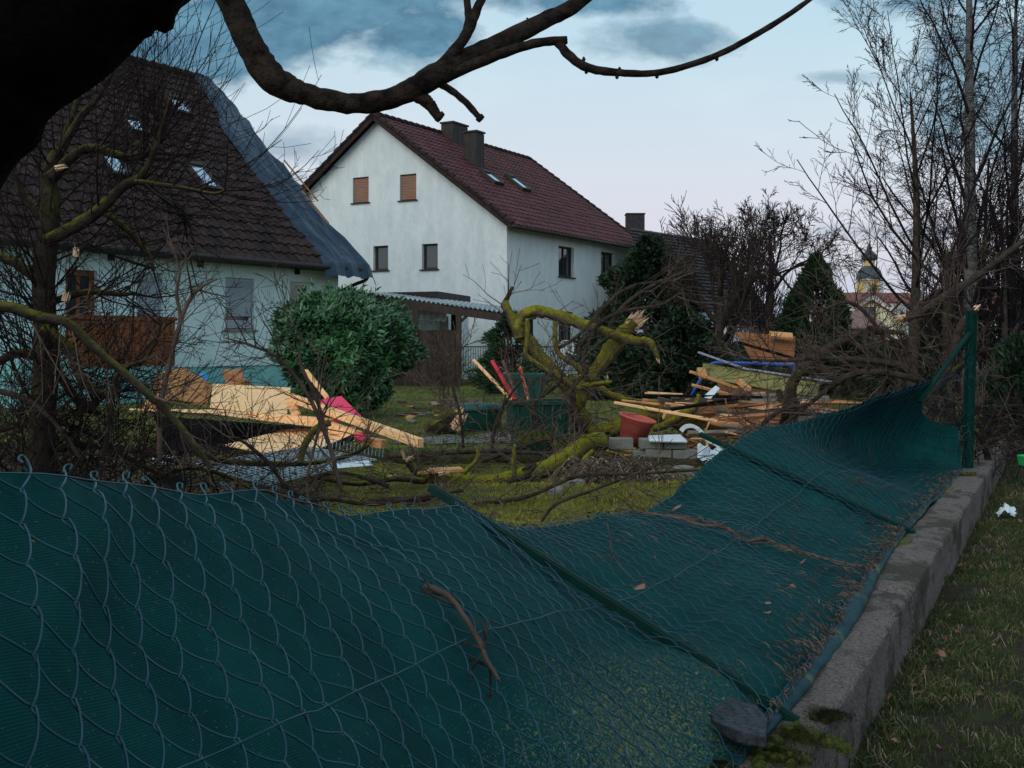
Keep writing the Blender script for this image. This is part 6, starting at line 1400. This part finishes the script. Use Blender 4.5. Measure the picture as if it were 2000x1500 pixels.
# loose leaves and twigs lying on the mesh
lv = ((1708, 1005, 'reddish brown oak-like leaf near the foot of the far fallen post', .085), (1822, 975, 'pale curled leaf lying near the wall at the fold of the mesh', .075), (1690, 1030, 'dark crumpled leaf below the reddish leaf on the mesh', .06),
      (1318, 992, 'curled brown leaf at the top edge of the mesh', .09), (1238, 1155, 'greyish crumpled leaf beside the middle wire of the mesh', .06), (1495, 1185, 'small pale leaf in the middle panel of the mesh', .03), (1500, 1208, 'pale oval leaf just under the small pale leaf', .04),
      (1290, 1050, 'small brown leaf near the mesh top edge', .035), (1562, 1098, 'dry leaf on the dark vine stem', .05), (1680, 935, 'tiny brown leaf high on the far panel', .05), (1550, 1155, 'dark scrap of leaf in the lower middle panel', .04), (1215, 1045, 'thin brown leaf near the post on the mesh edge', .035))
import itertools
_pp = _g; _py = HZ - (_pp[..., 2] - EYE) / _pp[..., 1] * F; _px = 1000 + _pp[..., 0] / _pp[..., 1] * F
def on_mesh(px_, py_, off=.02):
    d = (_px - px_) ** 2 + (_py - py_) ** 2; d[_pp[..., 1] < .3] = 1e9; i, j = np.unravel_index(np.argmin(d), d.shape); return Vector(_pp[i, j] + _n[min(i, NY - 1), min(j, NT - 1)] * off)
for x, y_, lb, s_ in lv:
    p = on_mesh(x, y_, .016); mb = MB(); curled(mb, Vector(), s_, rr, .1); o = mb.build('dry_leaf', M['leaf_brown'], smooth=True); o.location = p; tag(o, lb, 'leaf')
def mesh_twig(label, L, r, seed, n=5):
    rr = random.Random(seed); pts = [on_mesh(a, b, .022) for a, b in L]; root = empty('broken_twig', pts[0], label=label, cat='twig'); mb = MB(); q = spline([p - pts[0] for p in pts], 5)
    mb.tube(q, [lerp(r, r * .5, i / (len(q) - 1)) for i in range(len(q))], 7, rough=.4); mb.build('stem', M['twig'], root, smooth=True)
    mb = MB()
    for k in range(n):
        i = rr.randrange(2, len(q) - 3); d = rot_dir(q[i + 1] - q[i], rr.uniform(.5, .9), rr.uniform(0, 6.28)); grow(mb, q[i], -d if rr.random() < .6 else d, rr.uniform(.05, .11), r * .5, 1, rr, wand=.25, nch=(1, 3), minr=r * .3, up=.02)
    mb.build('side_twigs', M['bark'], root)
mesh_twig('broken knotty twig caught in the mesh in the near middle', [(822, 1148), (868, 1170), (895, 1225), (930, 1270), (945, 1300), (962, 1340)], .0085, 5, 9)
mesh_twig('thin twig hanging over the mesh beside the leaf near the middle wire', [(1185, 1030), (1190, 1060), (1195, 1100), (1225, 1135)], .0022, 6, 4)
mesh_twig('small curved twig on the far panel of the mesh', [(1688, 865), (1696, 885), (1700, 905)], .004, 7, 2)
mesh_twig('feathery brown conifer sprig lying on the far panel', [(1640, 940), (1680, 945), (1720, 955), (1750, 950)], .003, 8, 12)

# dark leaf litter and straw added in place of the shade under the left thicket
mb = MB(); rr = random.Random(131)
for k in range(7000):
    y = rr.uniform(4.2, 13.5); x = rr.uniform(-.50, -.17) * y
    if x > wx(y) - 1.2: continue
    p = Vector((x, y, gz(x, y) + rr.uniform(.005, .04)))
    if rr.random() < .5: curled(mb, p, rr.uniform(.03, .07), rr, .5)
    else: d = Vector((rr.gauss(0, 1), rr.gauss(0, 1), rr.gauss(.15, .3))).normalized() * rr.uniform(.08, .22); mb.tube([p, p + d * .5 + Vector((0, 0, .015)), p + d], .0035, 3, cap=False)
mb.build('shade_litter', M['dead_dark'], label='dark leaf litter and straw standing in for shade under the left thicket', cat='litter', kind='stuff')
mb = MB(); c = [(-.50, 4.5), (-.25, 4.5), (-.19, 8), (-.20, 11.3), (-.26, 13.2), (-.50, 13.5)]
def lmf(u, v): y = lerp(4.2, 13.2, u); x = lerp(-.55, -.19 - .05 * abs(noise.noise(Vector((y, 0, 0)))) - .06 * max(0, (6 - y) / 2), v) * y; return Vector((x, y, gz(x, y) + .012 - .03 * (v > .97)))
mb.grid(lmf, 60, 40); mb.build('thicket_shade', M['shade_soil'], smooth=True, kind='structure')  # dark sheet over the bright lawn, painting the shade beneath the left tree
# small rubbish, wood chips and bark scattered on both lawns
mb = MB()
for k in range(1500):
    y = rr.uniform(6.5, 16); x = rr.uniform(-.3, .26) * y
    if x > wx(y) - 1.3: continue
    p = Vector((x, y, gz(x, y) + .03)); d = Vector((rr.gauss(0, 1), rr.gauss(0, 1), rr.gauss(.1, .3))).normalized() * rr.uniform(.04, .16); mb.tube([p, p + d * .5 + Vector((0, 0, .012)), p + d], rr.uniform(.003, .007), 3, cap=False)
mb.build('twig_litter', M['dead_dark'], label='small twigs and wood chips scattered over the lawns', cat='litter', kind='stuff')
mb = MB()
for k in range(420):
    x = rr.uniform(1210, 1560); Yd = rr.uniform(11.8, 13.8); p = P(x, 800, Yd); p.z = GZ + .02 + rr.random() ** 2 * .45 * max(0, 1 - abs(x - 1440) / 170); d = Vector((rr.gauss(0, 1), rr.gauss(0, .6), rr.gauss(0, .4))).normalized() * rr.uniform(.06, .25); mb.bar(p, p + d, rr.uniform(.01, .035), rr.uniform(.004, .012), roll=rr.random())
mb.build('wood_splinters', M['orange_pine'], label='loose splinters and chips strewn through the timber heap', cat='litter', kind='stuff')

# dense dark scrub at the far left edge
for k, (a, b_, Y_, wd, ht, lb) in enumerate(((20, 900, 6.3, .75, 1.25, 'near black leafless scrub filling the far left edge under the near limb'), (150, 880, 7.4, .8, .8, 'low dark leafless scrub between the apple trunk and the wooden boards'))):
    rr = random.Random(500 + k); c = P(a, b_, Y_); c.z = GZ; root = empty('scrub', c, label=lb, cat='shrub'); mb = MB()
    for i in range(34):
        p = Vector((rr.gauss(0, wd * .45), rr.gauss(0, .35), 0)); grow(mb, p, Vector((rr.gauss(0, .45), rr.gauss(0, .4), 1)), ht * rr.uniform(.6, 1.2), .006, 2, rr, wand=.24, up=.0, nch=(4, 6), minr=.0018)
    mb.build('stems', M['twig_dark'], root)
